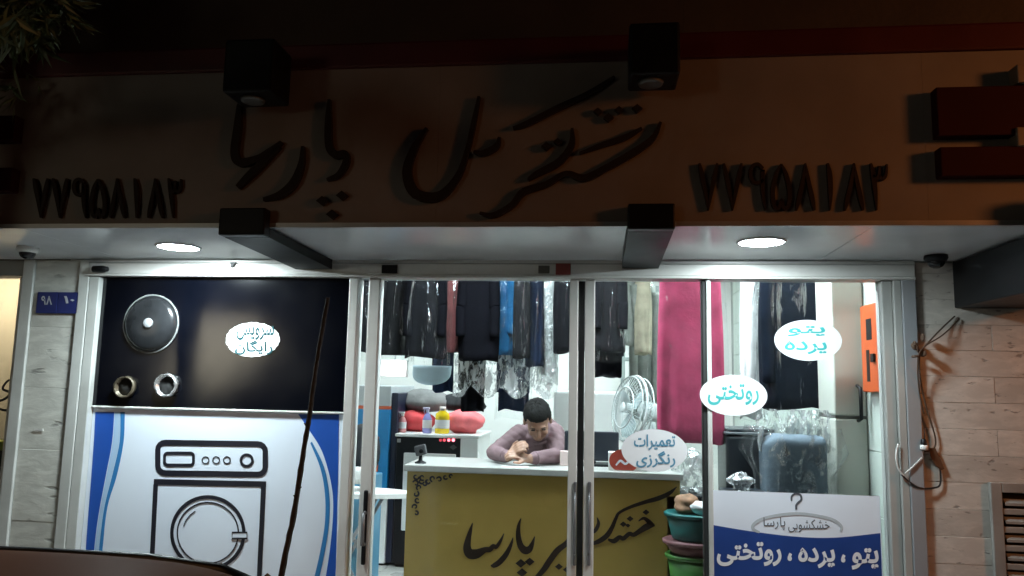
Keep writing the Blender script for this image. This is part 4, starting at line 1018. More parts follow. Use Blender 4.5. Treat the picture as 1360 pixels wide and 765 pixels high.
# ---- machine with white door
my = 2.66
mx0, mx1, mz1 = at(527, 577, my).x, at(635, 577, my).x, at(578, 577, my).z
mxm = at(612, 577, my).x
t = thing('cleaning_machine', 'black fronted cleaning machine with a white door and red indicator lights', 'machine', (mx0, my, FZ))
MB().bbox(mx0, mxm-0.001, my, my+0.7, FZ+0.03, mz1-0.026, 0.006).build('cabinet', blackp, t)
MB().bbox(mxm, mx1, my-0.004, my+0.7, FZ+0.03, mz1-0.026, 0.006).build('white_side', whiteg, t)
MB().bbox(mx0-0.01, mx1+0.01, my-0.02, my+0.7, mz1-0.025, mz1, 0.006).build('top_plate', whiteg, t)
a, b = at(533, 704, my), at(606, 603, my)
MB().bbox(a.x, b.x, my-0.022, my-0.001, a.z, b.z, 0.008).build('door', whiteg, t)
h = at(548, 662, my-0.03); MB().bbox(h.x-0.05, h.x+0.09, my-0.045, my-0.0225, h.z-0.012, h.z+0.012, 0.004).build('door_handle', mat('handle_grey', (0.3, 0.3, 0.3), 0.4), t)
for i, (x, s) in enumerate(((585, .4), (590, .8), (596, 3), (602, 5))):
    c = at(x, 584.5, my-0.002); MB().lathe([(0.001, -0.01), (0.011, -0.009), (0.013, 0)], (c.x, my-0.0005, c.z), 'y', 12).build('indicator_light', emit('red_indicator', (1, 0.12, 0.16), s), t)
c = at(530, 585, my); MB().bbox(c.x-0.015, c.x+0.015, my-0.008, my-0.0005, c.z-0.015, c.z+0.015, 0.003).build('badge', mat('badge_grey', (0.3, 0.3, 0.3), 0.4), t)
c = at(602, 594, my); mb = MB(); mb.prism([c+Vector((x, -0.002-c.y+my, z)) for x, z in ((-.03, 0), (0, .022), (.03, 0), (0, -.022))], (0, -1, 0), 0.003); mb.build('panel_mark', mat('dark_grey_mark', (0.06, 0.06, 0.06), 0.4), t)
MB().bbox(mx0+0.02, mx1-0.02, my+0.03, my+0.65, FZ, FZ+0.029, 0.004).build('plinth', blackp, t)
# bottles on it
def bottle(x, y0, r, m, mc, label, prof, Y=my+0.12, sp=False):
    c = at(x, 575, Y); zt_ = at(x, y0, Y).z; H = zt_-mz1
    t = thing('bottle', label, 'bottle', (c.x, Y, mz1), 'bottles on the cleaning machine')
    MB().lathe([(r*a, H*b) for a, b in prof], (c.x, Y, mz1), 'z', 18, 1, 0.7).build('bottle_body', m, t)
    if sp:
        MB().bbox(c.x-0.012, c.x+0.012, Y-0.012, Y+0.012, mz1+H*0.80, mz1+H*0.92, 0.004).build('spray_neck', mc, t)
        MB().bbox(c.x-0.04, c.x+0.018, Y-0.013, Y+0.013, mz1+H*0.92, mz1+H*1.0, 0.005).build('spray_head', mc, t)
        MB().tube([(c.x-0.024, Y, mz1+H*.92), (c.x-0.03, Y, mz1+H*.84), (c.x-0.022, Y, mz1+H*.76)], 0.005, 6).build('trigger', mc, t)
    else:
        MB().lathe([(r*0.42, H*0.86), (r*0.42, H), (r*0.36, H*1.0)], (c.x, Y, mz1), 'z', 14).build('cap', mc, t)
    MB().lathe([(r*1.01, H*0.2), (r*1.015, H*0.21), (r*1.015, H*0.5), (r*1.01, H*0.51)], (c.x, Y, mz1), 'z', 18, 1, 0.7).build('label_band', mat('bottle_label_'+label.split()[1], random.choice(((.7, .7, .7), (.75, .72, .7))), 0.4), t)
pb_ = [(0.8, 0), (1, 0.04), (1, 0.55), (0.6, 0.72), (0.34, 0.78), (0.34, 0.86)]
bottle(534, 547, 0.035, mat('clear_pink_liquid', (0.6, 0.25, 0.25), 0.2), whiteg, 'slim pinkish spray bottle, leftmost on the machine', pb_, sp=True)
bottle(567, 541, 0.040, mat('lilac_plastic', (0.28, 0.27, 0.55), 0.2), mat('cap_lilac', (0.5, 0.5, 0.65), 0.3), 'tall lilac spray bottle in the middle of the machine top', pb_, sp=True)
bottle(587, 540, 0.062, mat('yellow_plastic', (0.72, 0.50, 0.01), 0.25), mat('cap_cream', (0.7, 0.6, 0.55), 0.3), 'bright yellow plastic bottle on the machine', [(0.85, 0), (1, 0.04), (1, 0.35), (0.88, 0.48), (1, 0.6), (0.9, 0.74), (0.45, 0.84), (0.42, 0.9)])
# crumpled bags / textile bundles
def blob(mb, c, r, seed, amp=0.25, fr=5.0, nu=22, nv=14, flat=True):
    rnd = random.Random(seed); ph = [(rnd.uniform(0, 6), rnd.uniform(0, 6), rnd.uniform(0, 6), rnd.uniform(2, fr)) for _ in range(6)]
    k0 = len(mb.v); mb.ell((0, 0, 0), (1, 1, 1), None, nu, nv)
    for i in range(k0, len(mb.v)):
        v = Vector(mb.v[i]); d = sum(abs(math.sin(q*v.x+a))*abs(math.sin(q*v.y+b))*math.cos(q*v.z+e) for a, b, e, q in ph)/3
        v = v*(1+amp*d); v = Vector((v.x*r[0], v.y*r[1], v.z*r[2]))
        if flat and v.z < -r[2]*0.8: v.z = -r[2]*0.8
        mb.v[i] = tuple(v+Vector(c))
def bundle(name, x, y, Y, r, m, label, cat, seed, amp=0.25, zrest=None, fr=5):
    c = at(x, y, Y)
    if zrest is not None: c.z = zrest+r[2]*0.8+0.0005
    mb = MB(); blob(mb, c, r, seed, amp, fr); return tag(mb.build(name, m, None, c), label, cat)
redc = mat('red_cloth', (0.50, 0.035, 0.04), 0.7, 0, 0.2, 12, bump=0.3, bscale=30)
pinkc = mat('coral_cloth', (0.72, 0.14, 0.15), 0.6, 0, 0.2, 12, bump=0.3, bscale=30)
bundle('red_cloth_bundle', 550, 562, my+0.36, (0.19, 0.15, 0.10), redc, 'dark red cloth bundle behind the bottles on the machine', 'bundle', 3, 0.18, mz1)
bundle('coral_cloth_bundle', 616, 558, my+0.3, (0.165, 0.15, 0.105), pinkc, 'coral pink crumpled bundle at the right end of the machine', 'bundle', 5, 0.4, mz1, 6)
gz = mz1+0.165
bundle('grey_blanket_roll', 565, 528, my+0.45, (0.24, 0.17, 0.11), mat('grey_blanket', (0.16, 0.155, 0.15), 0.85, 0, 0.25, 10, bump=0.4, bscale=40), 'rolled grey blanket piled on top of the red bundle', 'blanket', 8, 0.2, gz)
bundle('black_cloth_heap', 615, 535, my+0.5, (0.20, 0.15, 0.085), mat('black_cloth', (0.012, 0.012, 0.014), 0.85, 0, 0.3, 10), 'black cloth heap on the coral bundle', 'cloth', 9, 0.35, gz+0.01)

# ---- blue cabinet machine on the left
by = 2.68
x0, x1 = at(440, 600, by).x, at(516, 600, by).x
zt_ = at(490, 512, by).z; zr = at(490, 541, by).z; zw = at(490, 660, by).z
t = thing('blue_dry_cleaning_machine', 'blue and white dry cleaning machine with an orange stripe', 'machine', (x0, by, FZ))
MB().bbox(x0, x1, by+0.004, by+0.8, FZ+0.02, zw-0.001, 0.006).build('white_base', white, t)
bluec = mat('machine_blue', (0.015, 0.22, 0.50), 0.35, 0, 0.08, 3)
MB().bbox(x0, x1, by, by+0.8, zw, zr-0.015, 0.006).build('blue_body', bluec, t)
MB().bbox(x0, x1, by+0.002, by+0.8, zr-0.014, zr+0.012, 0.003).build('orange_stripe', mat('machine_orange', (0.65, 0.12, 0.05), 0.4), t)
MB().bbox(x0, x1, by+0.004, by+0.8, zr+0.013, zt_, 0.006).build('grey_head', mat('machine_grey', (0.45, 0.47, 0.48), 0.4), t)
a, b = at(497, 626, by), at(504, 580, by)
MB().bbox(a.x, b.x, by-0.015, by-0.001, a.z, b.z, 0.004).build('orange_handle', mat('machine_orange', (0.65, 0.12, 0.05)), t)
MB().bbox(x1-0.16, x1-0.02, by+0.03, by+0.1, FZ, FZ+0.019, 0.004).build('foot', blackp, t)
MB().bbox(x0+0.02, x0+0.16, by+0.03, by+0.1, FZ, FZ+0.019, 0.004).build('foot', blackp, t)
nv0, nv1 = at(525, 600, by+0.1).x, mx0-0.014
MB().bbox(x1+0.001, x1+0.055, by+0.03, by+0.8, FZ+0.02, at(528, 522, by).z, 0.006).build('navy_side_panel', mat('machine_navy', (0.006, 0.010, 0.03), 0.4), t)

# ---- ironing board with iron
iy = 1.55
zi = at(520, 653, iy).z
t = thing('ironing_board', 'white ironing board pointing right beside the counter', 'ironing board', (at(480, 700, iy).x, iy, FZ))
x0, x1 = at(425, 653, iy).x, at(556, 652, iy).x
o_ = []
for i in range(25):
    u = i/24; wv = 0.19*min(1, (1-u)**0.5*1.25); o_.append((x0+(x1-x0)*u, wv))
top = [Vector((x, iy-wv, zi)) for x, wv in o_]+[Vector((x, iy+wv, zi)) for x, wv in o_[::-1]]
MB().prism(top, (0, 0, -1), 0.03).build('board_cover', mat('board_cloth', (0.75, 0.75, 0.72), 0.8, 0, 0.06, 6, bump=0.2, bscale=60), t)
for s in (-1, 1):
    MB().tube([(x0+0.02, iy+s*0.12, FZ+0.01), (x0+(x1-x0)*0.62, iy+s*0.1, zi-0.035)], 0.012, 8).build('leg', mat('leg_grey', (0.3, 0.3, 0.32), 0.4, 0.5), t)
    MB().tube([(x0+(x1-x0)*0.62, iy+s*0.15, FZ+0.01), (x0+0.04, iy+s*0.13, zi-0.035)], 0.012, 8).build('leg', mat('leg_grey', (0.3, 0.3, 0.32)), t)
c = at(474, 632, iy); 
t = thing('sleeve_board', 'rounded white sleeve board standing on the ironing board', 'sleeve board', (c.x, iy, zi))
mb = MB(); mb.bbox(c.x-0.16, c.x+0.10, iy-0.06, iy+0.06, at(466, 642, iy).z, at(466, 620, iy).z, 0.035, 4); mb.build('pad', mat('board_cloth', (0.75, 0.75, 0.72)), t)
MB().bbox(c.x-0.1, c.x-0.03, iy-0.03, iy+0.03, zi+0.0005, at(466, 642, iy).z, 0.004).build('pad_support', mat('leg_grey', (0.3, 0.3, 0.3)), t)
bundle('black_garment_bag', 482, 600, iy+0.45, (0.13, 0.12, 0.2), mat('black_cloth', (0.012, 0.012, 0.014)), 'rounded black garment bag behind the sleeve board', 'bag', 12, 0.08)
bpy.data.objects['black_garment_bag'].scale = (1, 1, 1)
c = at(470, 650, iy+0.45)
sh = MB().bbox(c.x-0.22, c.x+0.16, iy+0.27, iy+0.63, FZ, at(470, 600, iy+.45).z-0.165, 0.006).build('side_table', mat('bluish_steel_table', (0.10, 0.28, 0.42), 0.4), None, (c.x, iy+.45, FZ)); tag(sh, 'low blue cabinet under the black garment bag', 'cabinet')
bundle('dark_sack', 458, 720, 0.75, (0.15, 0.14, 0.24), mat('dark_sack', (0.016, 0.016, 0.018), 0.4), 'black rubbish sack on the floor behind the left door post', 'sack', 15, 0.2, FZ)

# ---- hanging garments
def garment(x0, x1, yb, Y, m, label, plastic=True, thick=0.12, ztop=2.45, seed=0, taper=0.8, cat='garment', extra=0.05, pm=None, name='hanging_garment', legs=False):
    rnd = random.Random(seed+int(x0)); a, b = at(x0, yb, Y), at(x1, yb, Y); cxw, hw, zb = (a.x+b.x)/2, (b.x-a.x)/2, (a.z+b.z)/2
    t = thing(name, label, cat, (cxw, Y, zb), 'garments hanging from the rails')
    n, nz = 40, 14
    ph = [rnd.uniform(0, 6) for _ in range(6)]; kf = [rnd.choice((5, 6, 7)), rnd.choice((9, 11)), 3]
    def shell(off, zb_, wr):
        mb = MB(); vs = []; fs = []
        for j in range(nz+1):
            v = j/nz; z = ztop+(zb_-ztop)*v
            w_ = (hw*(taper+(1-taper)*min(1, v*2.2))+off)*(0.45+0.55*min(1, (v+0.02)*9)**0.5)
            d_ = (thick/2+off)*(0.5+0.5*min(1, v*6))
            for k in range(n):
                th = 2*PI*k/n; f = 1+(0.10*math.sin(kf[0]*th+ph[0])+0.08*math.sin(kf[1]*th+ph[1]+v*1.2)+0.05*math.sin(kf[2]*th+ph[2]+v*3))*v*wr
                cz = (0.012*math.sin(3*th+ph[3]) if j == nz else 0)
                vs.append((cxw+w_*math.copysign(abs(math.cos(th))**0.75, math.cos(th))*(1+0.03*math.sin(ph[4]+v*5)), Y+d_*math.sin(th)*f*1.2+0.015*math.sin(v*4+ph[5]), z+cz))
        for j in range(nz):
            for k in range(n): fs.append((j*n+k, j*n+(k+1) % n, (j+1)*n+(k+1) % n, (j+1)*n+k))
        fs.append(tuple(range(n)))
        mb.s = True; mb.add(vs, fs); return mb
    mb = shell(0, zb+(0.02 if plastic else 0), 1.7); k = len(mb.v)-n; mb.f.append([k+i for i in range(n)]); mb.m.append(0); mb.sm.append(False)
    mb.build('cloth', m, t)
    if hw > 0.09 and cat == 'garment' and zb > 1.3 and thick > 0.1:
        for sg_ in (-1, 1):
            zz_ = [ztop-0.10, ztop-0.3, (ztop+zb)/2, zb+0.16]; xo = [0.72, 0.80, 0.84, 0.82]
            MB().tube(crom([(cxw+sg_*hw*xo[q], Y-thick*0.42-0.006*q, zz_[q]) for q in range(4)], 5), [0.042-0.0006*q for q in range(16)], 12).build('sleeve', m, t)
    if plastic: shell(0.026, zb-extra, 1.9).build('plastic_cover', pm or film, t)
    MB().tube([(cxw, Y, ztop-0.01), (cxw, Y, ztop+0.06), (cxw+0.025, Y, ztop+0.085), (cxw, Y, ztop+0.111), (cxw-0.02, Y, ztop+0.10)], 0.003, 6).build('hanger_hook', chrome, t)
    return t
def cl(name, c, r=0.85): return mat(name, c, r, 0, 0.25, 10, bump=0.2, bscale=60, spec=0.05)
ch = cl('charcoal_suit', (0.010, 0.010, 0.012)); bk = cl('black_suit', (0.004, 0.004, 0.006)); nvy = cl('navy_suit', (0.012, 0.020, 0.045))
bl_ = cl('blue_suit', (0.015, 0.09, 0.20)); pk = cl('pink_fabric', (0.46, 0.06, 0.135), 0.6); wh = cl('white_fabric', (0.75, 0.75, 0.74)); gy = cl('grey_coat', (0.17, 0.18, 0.16)); bg_ = cl('beige_coat', (0.30, 0.27, 0.20)); br = cl('maroon_shirt', (0.16, 0.05, 0.05))
HY = 1.75
garment(468, 498, 471, HY, bk, 'black suit in clear film, leftmost garment on the rail')
garment(499, 546, 474, HY+0.05, ch, 'charcoal suit in clear film hanging second from the left')
garment(538, 592, 478, HY-0.12, bk, 'wide black suit with shiny film streaks left of the maroon shirt', seed=2)
garment(590, 610, 470, HY+0.02, br, 'narrow maroon and white shirt between two black suits', thick=0.08)
garment(608, 662, 478, HY-0.05, bk, 'black suit with a bluish sheen right of the maroon shirt', plastic=False, seed=4)
garment(640, 684, 474, HY+0.09, bl_, 'dark blue jacket in clear film near the middle of the rail', seed=3)
garment(680, 703, 478, HY-0.10, ch, 'black trousers in very shiny crinkled film', seed=8, thick=0.09)
garment(698, 722, 490, HY+0.04, nvy, 'navy trousers hanging lower than their neighbours', seed=9, thick=0.09)
garment(718, 736, 500, HY+0.12, wh, 'white shirt in cloudy film lit brightly from behind', seed=10, thick=0.07, pm=filmw)
garment(734, 762, 472, HY-0.1, bk, 'black suit just left of the door stiles', seed=11)
garment(764, 792, 468, HY, ch, 'charcoal suit seen behind the door stiles', seed=12)
garment(788, 830, 470, HY-0.25, ch, 'dark grey suit in crinkled film right of the door stiles', seed=13)
garment(842, 866, 470, HY+0.3, bg_, 'long beige coat left of the pink garment', plastic=False, seed=14, thick=0.09)
garment(874, 962, 592, 0.62, pk, 'bright pink long garment in clear film', seed=15, thick=0.10, taper=0.93, extra=0.10, pm=films)
garment(984, 1012, 560, 0.95, wh, 'white garment in cloudy film right of the pink one', seed=16, thick=0.10)
garment(1010, 1102, 548, 0.82, cl('ink_suit', (0.006, 0.009, 0.016)), 'large dark navy suit in clear film behind the highest oval sticker', seed=17, thick=0.14, taper=0.9, extra=0.04)
# a second row behind
HY2 = 2.6
for i, (x0, x1, yb, m, lab) in enumerate(((612, 642, 545, bk, 'black garment hanging low in the second row above the coral bundle'), (662, 702, 548, nvy, 'dark navy jeans hanging low behind the man'), (574, 602, 520, nvy, 'navy garment hanging behind the grey blanket'), (790, 826, 500, bk, 'black garment in the second row behind the door stiles'), (838, 874, 560, gy, 'grey coat in the second row beside the steam press'))):
    garment(x0, x1, yb, HY2, m, lab, plastic=(i in (1, 4)), seed=30+i, thick=0.12)
for i, (x0, x1, yb, m, lab) in enumerate(((505, 545, 466, bk, 'black coat glimpsed behind the charcoal suit on the left'), (585, 625, 468, ch, 'charcoal coat glimpsed behind the maroon shirt'), (660, 706, 462, bk, 'black coat glimpsed behind the blue jacket'), (742, 790, 464, ch, 'charcoal coat glimpsed behind the door stiles'), (806, 850, 458, gy, 'grey coat glimpsed left of the long beige coat'))):
    garment(x0, x1, yb, 2.12, m, lab, plastic=False, seed=50+i, thick=0.12)
# cloudy film bottoms gathered under the rail
def filmclump(x0, x1, y0, y1, Y, label, seed):
    a, b = at(x0, y1, Y), at(x1, y0, Y); mb = MB(); rnd = random.Random(seed)
    nx, nz = 26, 8; vs = []; fs = []
    for j in range(nz+1):
        for i in range(nx+1):
            u, v = i/nx, j/nz
            vs.append((a.x+(b.x-a.x)*u, Y+0.05*math.sin(u*19+seed)+0.03*math.sin(u*41+v*4)+rnd.uniform(-.008, .008), b.z+(a.z-b.z)*v*(0.7+0.3*abs(math.sin(u*11+seed)))))
    for j in range(nz):
        for i in range(nx): fs.append((j*(nx+1)+i, j*(nx+1)+i+1, (j+1)*(nx+1)+i+1, (j+1)*(nx+1)+i))
    mb.s = True; mb.add(vs, fs)
    tag(mb.build('plastic_sheet', filmw, None, (a.x, Y, a.z), fix=False), label, 'plastic sheet')
filmclump(600, 740, 472, 528, HY+0.16, 'cloudy plastic sheet gathered under the hanging suits', 1)
filmclump(1004, 1100, 545, 600, 0.55, 'crumpled clear plastic sheet over the dark drums', 4)
# rails
for i, (Y, x0, x1, zz_) in enumerate(((HY+0.05, -2.56, 0.55, 2.56), (HY2, -2.56, 0.6, 2.56), (0.78, 0.05, 1.31, 2.56))):
    t = thing('clothes_rail', ['steel clothes rail carrying the front row of suits', 'steel clothes rail carrying the back row of clothes', 'steel clothes rail over the pink garment at the right'][i], 'rail', (x0, Y, zz_), 'clothes rails')
    MB().tube([(x0, Y, zz_), (x1, Y, zz_)], 0.014, 12).build('bar', chrome, t)
    for x in (x0+0.25, x1-0.25): MB().tube([(x, Y, zz_+0.0145), (x, Y, 2.899)], 0.008, 8).build('hanging_rod', chrome, t)
# lit work lamp on the far left
c = at(522, 489, 2.5)
t = thing('work_lamp', 'glaring white work lamp above the blue machine', 'lamp', (c.x, 2.5, c.z))
MB().bbox(c.x-0.11, c.x+0.11, 2.52, 2.58, c.z-0.07, c.z+0.07, 0.01).build('lamp_housing', whiteg, t)
MB().bbox(c.x-0.10, c.x+0.10, 2.51, 2.519, c.z-0.06, c.z+0.06, 0.003).build('lamp_face', emit('work_lamp_glow', (1, 0.90, 0.93), 7), t)
MB().tube([(c.x, 2.55, c.z+0.07), (c.x, 2.55, 2.899)], 0.008, 8).build('hanging_rod', chrome, t)
# blue-white bowl shape
c = at(574, 496, 2.3)
t = thing('blue_hanging_cover', 'pale blue curved ironing cover hanging under the suits', 'cover', (c.x, 2.3, c.z))
mb = MB(); n_ = 20; vs = []; fs = []
for j in range(6):
    for i in range(n_+1):
        a_ = PI*i/n_; rr = 0.155
        vs.append((c.x-rr*math.cos(a_), 2.3-0.06*math.sin(a_)-0.002*j, c.z+0.06-(0.13*math.sin(a_)**0.6)*j/5-0.02*j/5))
for j in range(5):
    for i in range(n_): fs.append((j*(n_+1)+i, j*(n_+1)+i+1, (j+1)*(n_+1)+i+1, (j+1)*(n_+1)+i))
mb.s = True; mb.add(vs, fs); o = mb.build('cover_cloth', mat('pale_blue_cloth', (0.55, 0.70, 0.78), 0.5), t); mo = o.modifiers.new('thickness', 'SOLIDIFY'); mo.thickness = 0.006
MB().tube([(c.x, 2.3, c.z+0.03), (c.x, 2.3, 2.899)], 0.004, 6).build('hanging_cord', blk, t)

# ---- white pedestal fan behind the counter, seen from the side
sy = 1.55
fc = at(838, 543, sy); hb = at(866, 535, sy)
t = thing('pedestal_fan', 'white pedestal fan with a wire cage behind the counter', 'fan', (hb.x, sy, FZ))
pw = mat('fan_white', (0.50, 0.54, 0.53), 0.35, 0, 0.06, 3)
ax = Vector((-0.90, -0.42, 0.16)).normalized(); e1 = ax.cross(Vector((0, 0, 1))).normalized(); e2 = e1.cross(ax)
def ringpts(r, off, n=40): return [fc+ax*off+(e1*math.cos(2*PI*i/n)+e2*math.sin(2*PI*i/n))*r for i in range(n+1)]
RR = 0.215
for r_, off in ((RR, 0.0), (RR*0.97, 0.03), (RR*0.97, -0.05), (RR*0.62, 0.055), (RR*0.62, -0.075)):
    MB().tube(ringpts(r_, off), 0.005 if r_ < RR else 0.010, 6, False).build('cage_ring', pw, t)
mbf, mbb = MB(), MB()
for i in range(44):
    a_ = 2*PI*i/44; d_ = e1*math.cos(a_)+e2*math.sin(a_)
    mbf.tube([fc+ax*0.06+d_*0.035, fc+ax*0.055+d_*RR*0.6, fc+ax*0.03+d_*RR*0.97], 0.0018, 4)
    mbb.tube([fc-ax*0.08+d_*0.06, fc-ax*0.075+d_*RR*0.6, fc-ax*0.05+d_*RR*0.97], 0.0018, 4)
o_ = mbf.build('cage_wires', pw, t); o_['kind'] = 'stuff'; o_ = mbb.build('cage_wires', pw, t); o_['kind'] = 'stuff'
for i in range(3):
    a_ = 2*PI*i/3+0.4; d_ = e1*math.cos(a_)+e2*math.sin(a_); s_ = ax.cross(d_)
    mb = MB(); mb.prism([fc+d_*0.03-s_*0.03, fc+d_*0.10-s_*0.075+ax*0.02, fc+d_*0.185-s_*0.05+ax*0.02, fc+d_*0.19+s_*0.03-ax*0.015, fc+d_*0.10+s_*0.055-ax*0.02, fc+d_*0.03+s_*0.02], ax, 0.004); mb.build('blade', mat('fan_blade', (0.45, 0.55, 0.56), 0.25), t)
MB().tube([fc+ax*0.07, fc+ax*0.06, fc-ax*0.02], [0.02, 0.035, 0.035], 16).build('hub', pw, t)
MB().tube([fc-ax*0.075, fc-ax*0.09, fc-ax*0.18, fc-ax*0.21, fc-ax*0.215], [0.055, 0.068, 0.065, 0.045, 0.02], 18).build('motor_housing', pw, t)
nk = fc-ax*0.13
MB().tube([(nk.x, nk.y, FZ+0.03), (nk.x, nk.y, nk.z-0.05)], [0.018, 0.016], 12).build('pole', pw, t)
MB().bbox(nk.x-0.045, nk.x+0.045, nk.y-0.04, nk.y+0.04, nk.z-0.20, nk.z-0.055, 0.02, 3).build('control_box', pw, t)
MB().lathe([(0.20, 0), (0.20, 0.015), (0.16, 0.03), (0.03, 0.05)], (nk.x, nk.y, FZ), 'z', 28).build('foot', pw, t)
a = at(776, 520, 2.1)
t = tag(MB().bbox(at(735, 560, 2.35).x, at(836, 560, 2.35).x, 2.35, 2.9, FZ, at(780, 520, 2.35).z, 0.02, 2).build('white_cupboard', white, None, (a.x, 2.35, FZ)), 'low white cupboard behind the computer monitor', 'cupboard')
# dark iron shelf above
a, b = at(800, 527, 2.2), at(830, 517, 2.2)
tag(MB().bbox(a.x-0.25, b.x, 2.2, 2.34, a.z-0.01, b.z+0.01, 0.006).build('wall_shelf', blackp, None, (a.x, 2.2, a.z)), 'dark shelf end above the white cupboard', 'shelf') if False else None
# grey metal shelf unit behind
x0, x1 = at(826, 480, 3.6).x, at(880, 480, 3.6).x
t = thing('metal_shelf', 'grey metal shelving against the back wall behind the beige coat', 'shelf', (x0, 3.6, FZ))
gm = mat('shelf_grey', (0.26, 0.30, 0.28), 0.5, 0.2)
for x in (x0, x1-0.03):
    for y in (3.6, 4.0): MB().bbox(x, x+0.03, y, y+0.03, FZ, 2.6, 0.003).build('upright', gm, t)
for z_ in (0.5, 0.95, 1.4, 1.85, 2.3): MB().bbox(x0+0.031, x1-0.031, 3.6, 4.03, z_, z_+0.025, 0.003).build('shelf_board', gm, t)

# ---- right side: cabinet, fuse box, drums, baskets
cbx0 = at(1104, 400, 0.42).x
t = thing('white_cabinet', 'tall narrow white cabinet with a dark handle by the right wall', 'cabinet', (cbx0, 0.42, FZ))
zsp = at(1120, 553, 0.42).z
crm = mat('cabinet_cream', (0.66, 0.67, 0.60), 0.35, 0, 0.06, 3)
MB().bbox(cbx0, 1.308, 0.42, 0.70, FZ, zsp-0.012, 0.008).build('lower_door', crm, t)
MB().bbox(cbx0+0.004, 1.308, 0.43, 0.70, zsp-0.0115, zsp+0.0035, 0.002).build('seam', mat('seam_dark', (0.12, 0.11, 0.10), 0.6), t)
MB().bbox(cbx0, 1.308, 0.42, 0.70, zsp+0.004, 2.5, 0.008).build('upper_door', crm, t)
h = at(1146, 540, 0.38)
MB().tube([(h.x-0.01, 0.419, h.z+0.10), (h.x-0.01, 0.375, h.z+0.09), (h.x-0.01, 0.375, h.z-0.06), (h.x-0.01, 0.419, h.z-0.07)], 0.009, 8).build('handle', blackp, t)
# orange meter box on the right wall
f0, f1 = 0.13, 0.37
zo0, zo1 = at(1160, 521, 0.25).z, at(1158, 404, 0.25).z
t = thing('orange_meter_box', 'orange metal meter box on the right wall', 'meter box', (1.31, f0, zo0))
om = mat('orange_enamel', (0.50, 0.085, 0.02), 0.4, 0, 0.1, 5)
MB().bbox(1.275, 1.3105, f0, f1, zo0, zo1, 0.005).build('box_body', om, t)
MB().box(1.2735, 1.2755, f0+0.09, f0+0.16, zo1-0.17, zo1-0.07).build('opening', blackp, t)
MB().box(1.2735, 1.2755, f0+0.13, f0+0.17, zo0+0.05, zo0+0.20).build('opening', blackp, t)
MB().bbox(1.263, 1.2745, f0+0.05, f0+0.09, zo0+0.14, zo0+0.18, 0.003).build('lock', blackp, t)
# drums and wrapped rolls
def drum(x0, x1, yt, Y, m, label, name='dark_drum', lid=True):
    a, b = at(x0, yt, Y), at(x1, yt, Y); r = (b.x-a.x)/2; c = ((a.x+b.x)/2, Y+r, FZ); H = a.z-FZ
    t = thing(name, label, 'drum', c)
    MB().lathe([(r*0.94, 0), (r, 0.02), (r, H*0.33), (r*1.015, H*0.335), (r*1.015, H*0.345), (r, H*0.35), (r, H*0.66), (r*1.015, H*0.665), (r*1.015, H*0.675), (r, H*0.68), (r, H-0.03)], c, 'z', 36).build('barrel', m, t)
    MB().lathe([(r*1.02, H-0.03), (r*1.02, H-0.008), (r*0.97, H), (r*0.9, H-0.006), (0.001, H-0.004)], c, 'z', 36).build('lid', m, t)
    return t
drk = mat('dark_grey_plastic', (0.022, 0.026, 0.032), 0.3, 0, 0.2, 4)
a, b = at(964, 572, 0.56), at(1030, 572, 0.56)
t = thing('dark_storage_bin', 'dark grey upright bin with a pale rim below the white garment', 'bin', (a.x, 0.56, FZ))
MB().bbox(a.x, b.x, 0.56, 0.86, FZ, a.z-0.02, 0.02, 3).build('bin_body', drk, t)
MB().bbox(a.x-0.008, b.x+0.008, 0.552, 0.868, a.z-0.0195, a.z-0.006, 0.004).build('rim', mat('bin_rim', (0.12, 0.13, 0.14), 0.35), t)
MB().bbox(a.x+0.004, b.x-0.004, 0.566, 0.854, a.z-0.0055, a.z+0.012, 0.006).build('lid', drk, t)
a, b = at(1022, 600, 0.36), at(1104, 600, 0.36); r = (b.x-a.x)/2; c = ((a.x+b.x)/2, 0.36+r, FZ); H = at(1060, 582, 0.36).z-FZ
t = thing('wrapped_roll', 'slate blue blanket roll wrapped in clear plastic by the white cabinet', 'blanket', c)
mb = MB(); mb.s = True; mb.bbox(c[0]-r, c[0]+r, c[1]-r*0.8, c[1]+r*0.8, FZ, FZ+H, 0.05, 4); mb.s = False
for i, v in enumerate(mb.v): mb.v[i] = (v[0]+0.012*math.sin(9*v[2]+3*v[0]*20), v[1]+0.012*math.cos(11*v[2]), v[2]+0.012*math.sin(v[0]*30))
mb.build('blanket', mat('slate_blanket', (0.10, 0.135, 0.17), 0.8, 0, 0.15, 8, bump=0.3, bscale=30), t)
c = t.location; H = 0.93
mb = MB(); n_ = 48; vs = []; fs = []
rr = 0.19
for j in range(12):
    v = j/11
    for k in range(n_):
        a_ = 2*PI*k/n_; w_ = rr*(1.03+0.05*math.sin(7*a_+v*3)+0.03*math.sin(17*a_+v*5)) if j < 10 else rr*(1.25 if j == 10 else 1.1)*(1+0.12*math.sin(9*a_))
        vs.append((c[0]+w_*math.cos(a_), c[1]+w_*math.sin(a_), FZ+0.02+v*(at(1060, 574, .36).z-FZ)))
for j in range(11):
    for k in range(n_): fs.append((j*n_+k, j*n_+(k+1) % n_, (j+1)*n_+(k+1) % n_, (j+1)*n_+k))
mb.s = True; mb.add(vs, fs); mb.build('plastic_wrap', plastic_film('drum_film', 0.04, 0.5, 0.15, 0.5, 18, 1.0, 0.5), t, fix=False)
bundle('white_plastic_wad', 984, 640, 0.30, (0.055, 0.05, 0.05), filmw, 'crumpled white plastic wad just above the banner', 'plastic bag', 21, 0.6, None, 9)
o = bpy.data.objects['white_plastic_wad']; c = o.location
st_ = MB().bbox(c.x-0.09, c.x+0.12, 0.22, 0.40, FZ, c.z-0.041, 0.01).build('wad_box', drk, None, (c.x, .3, FZ)); tag(st_, 'dark carton holding the white plastic wad', 'carton'); st_.name = 'carton'
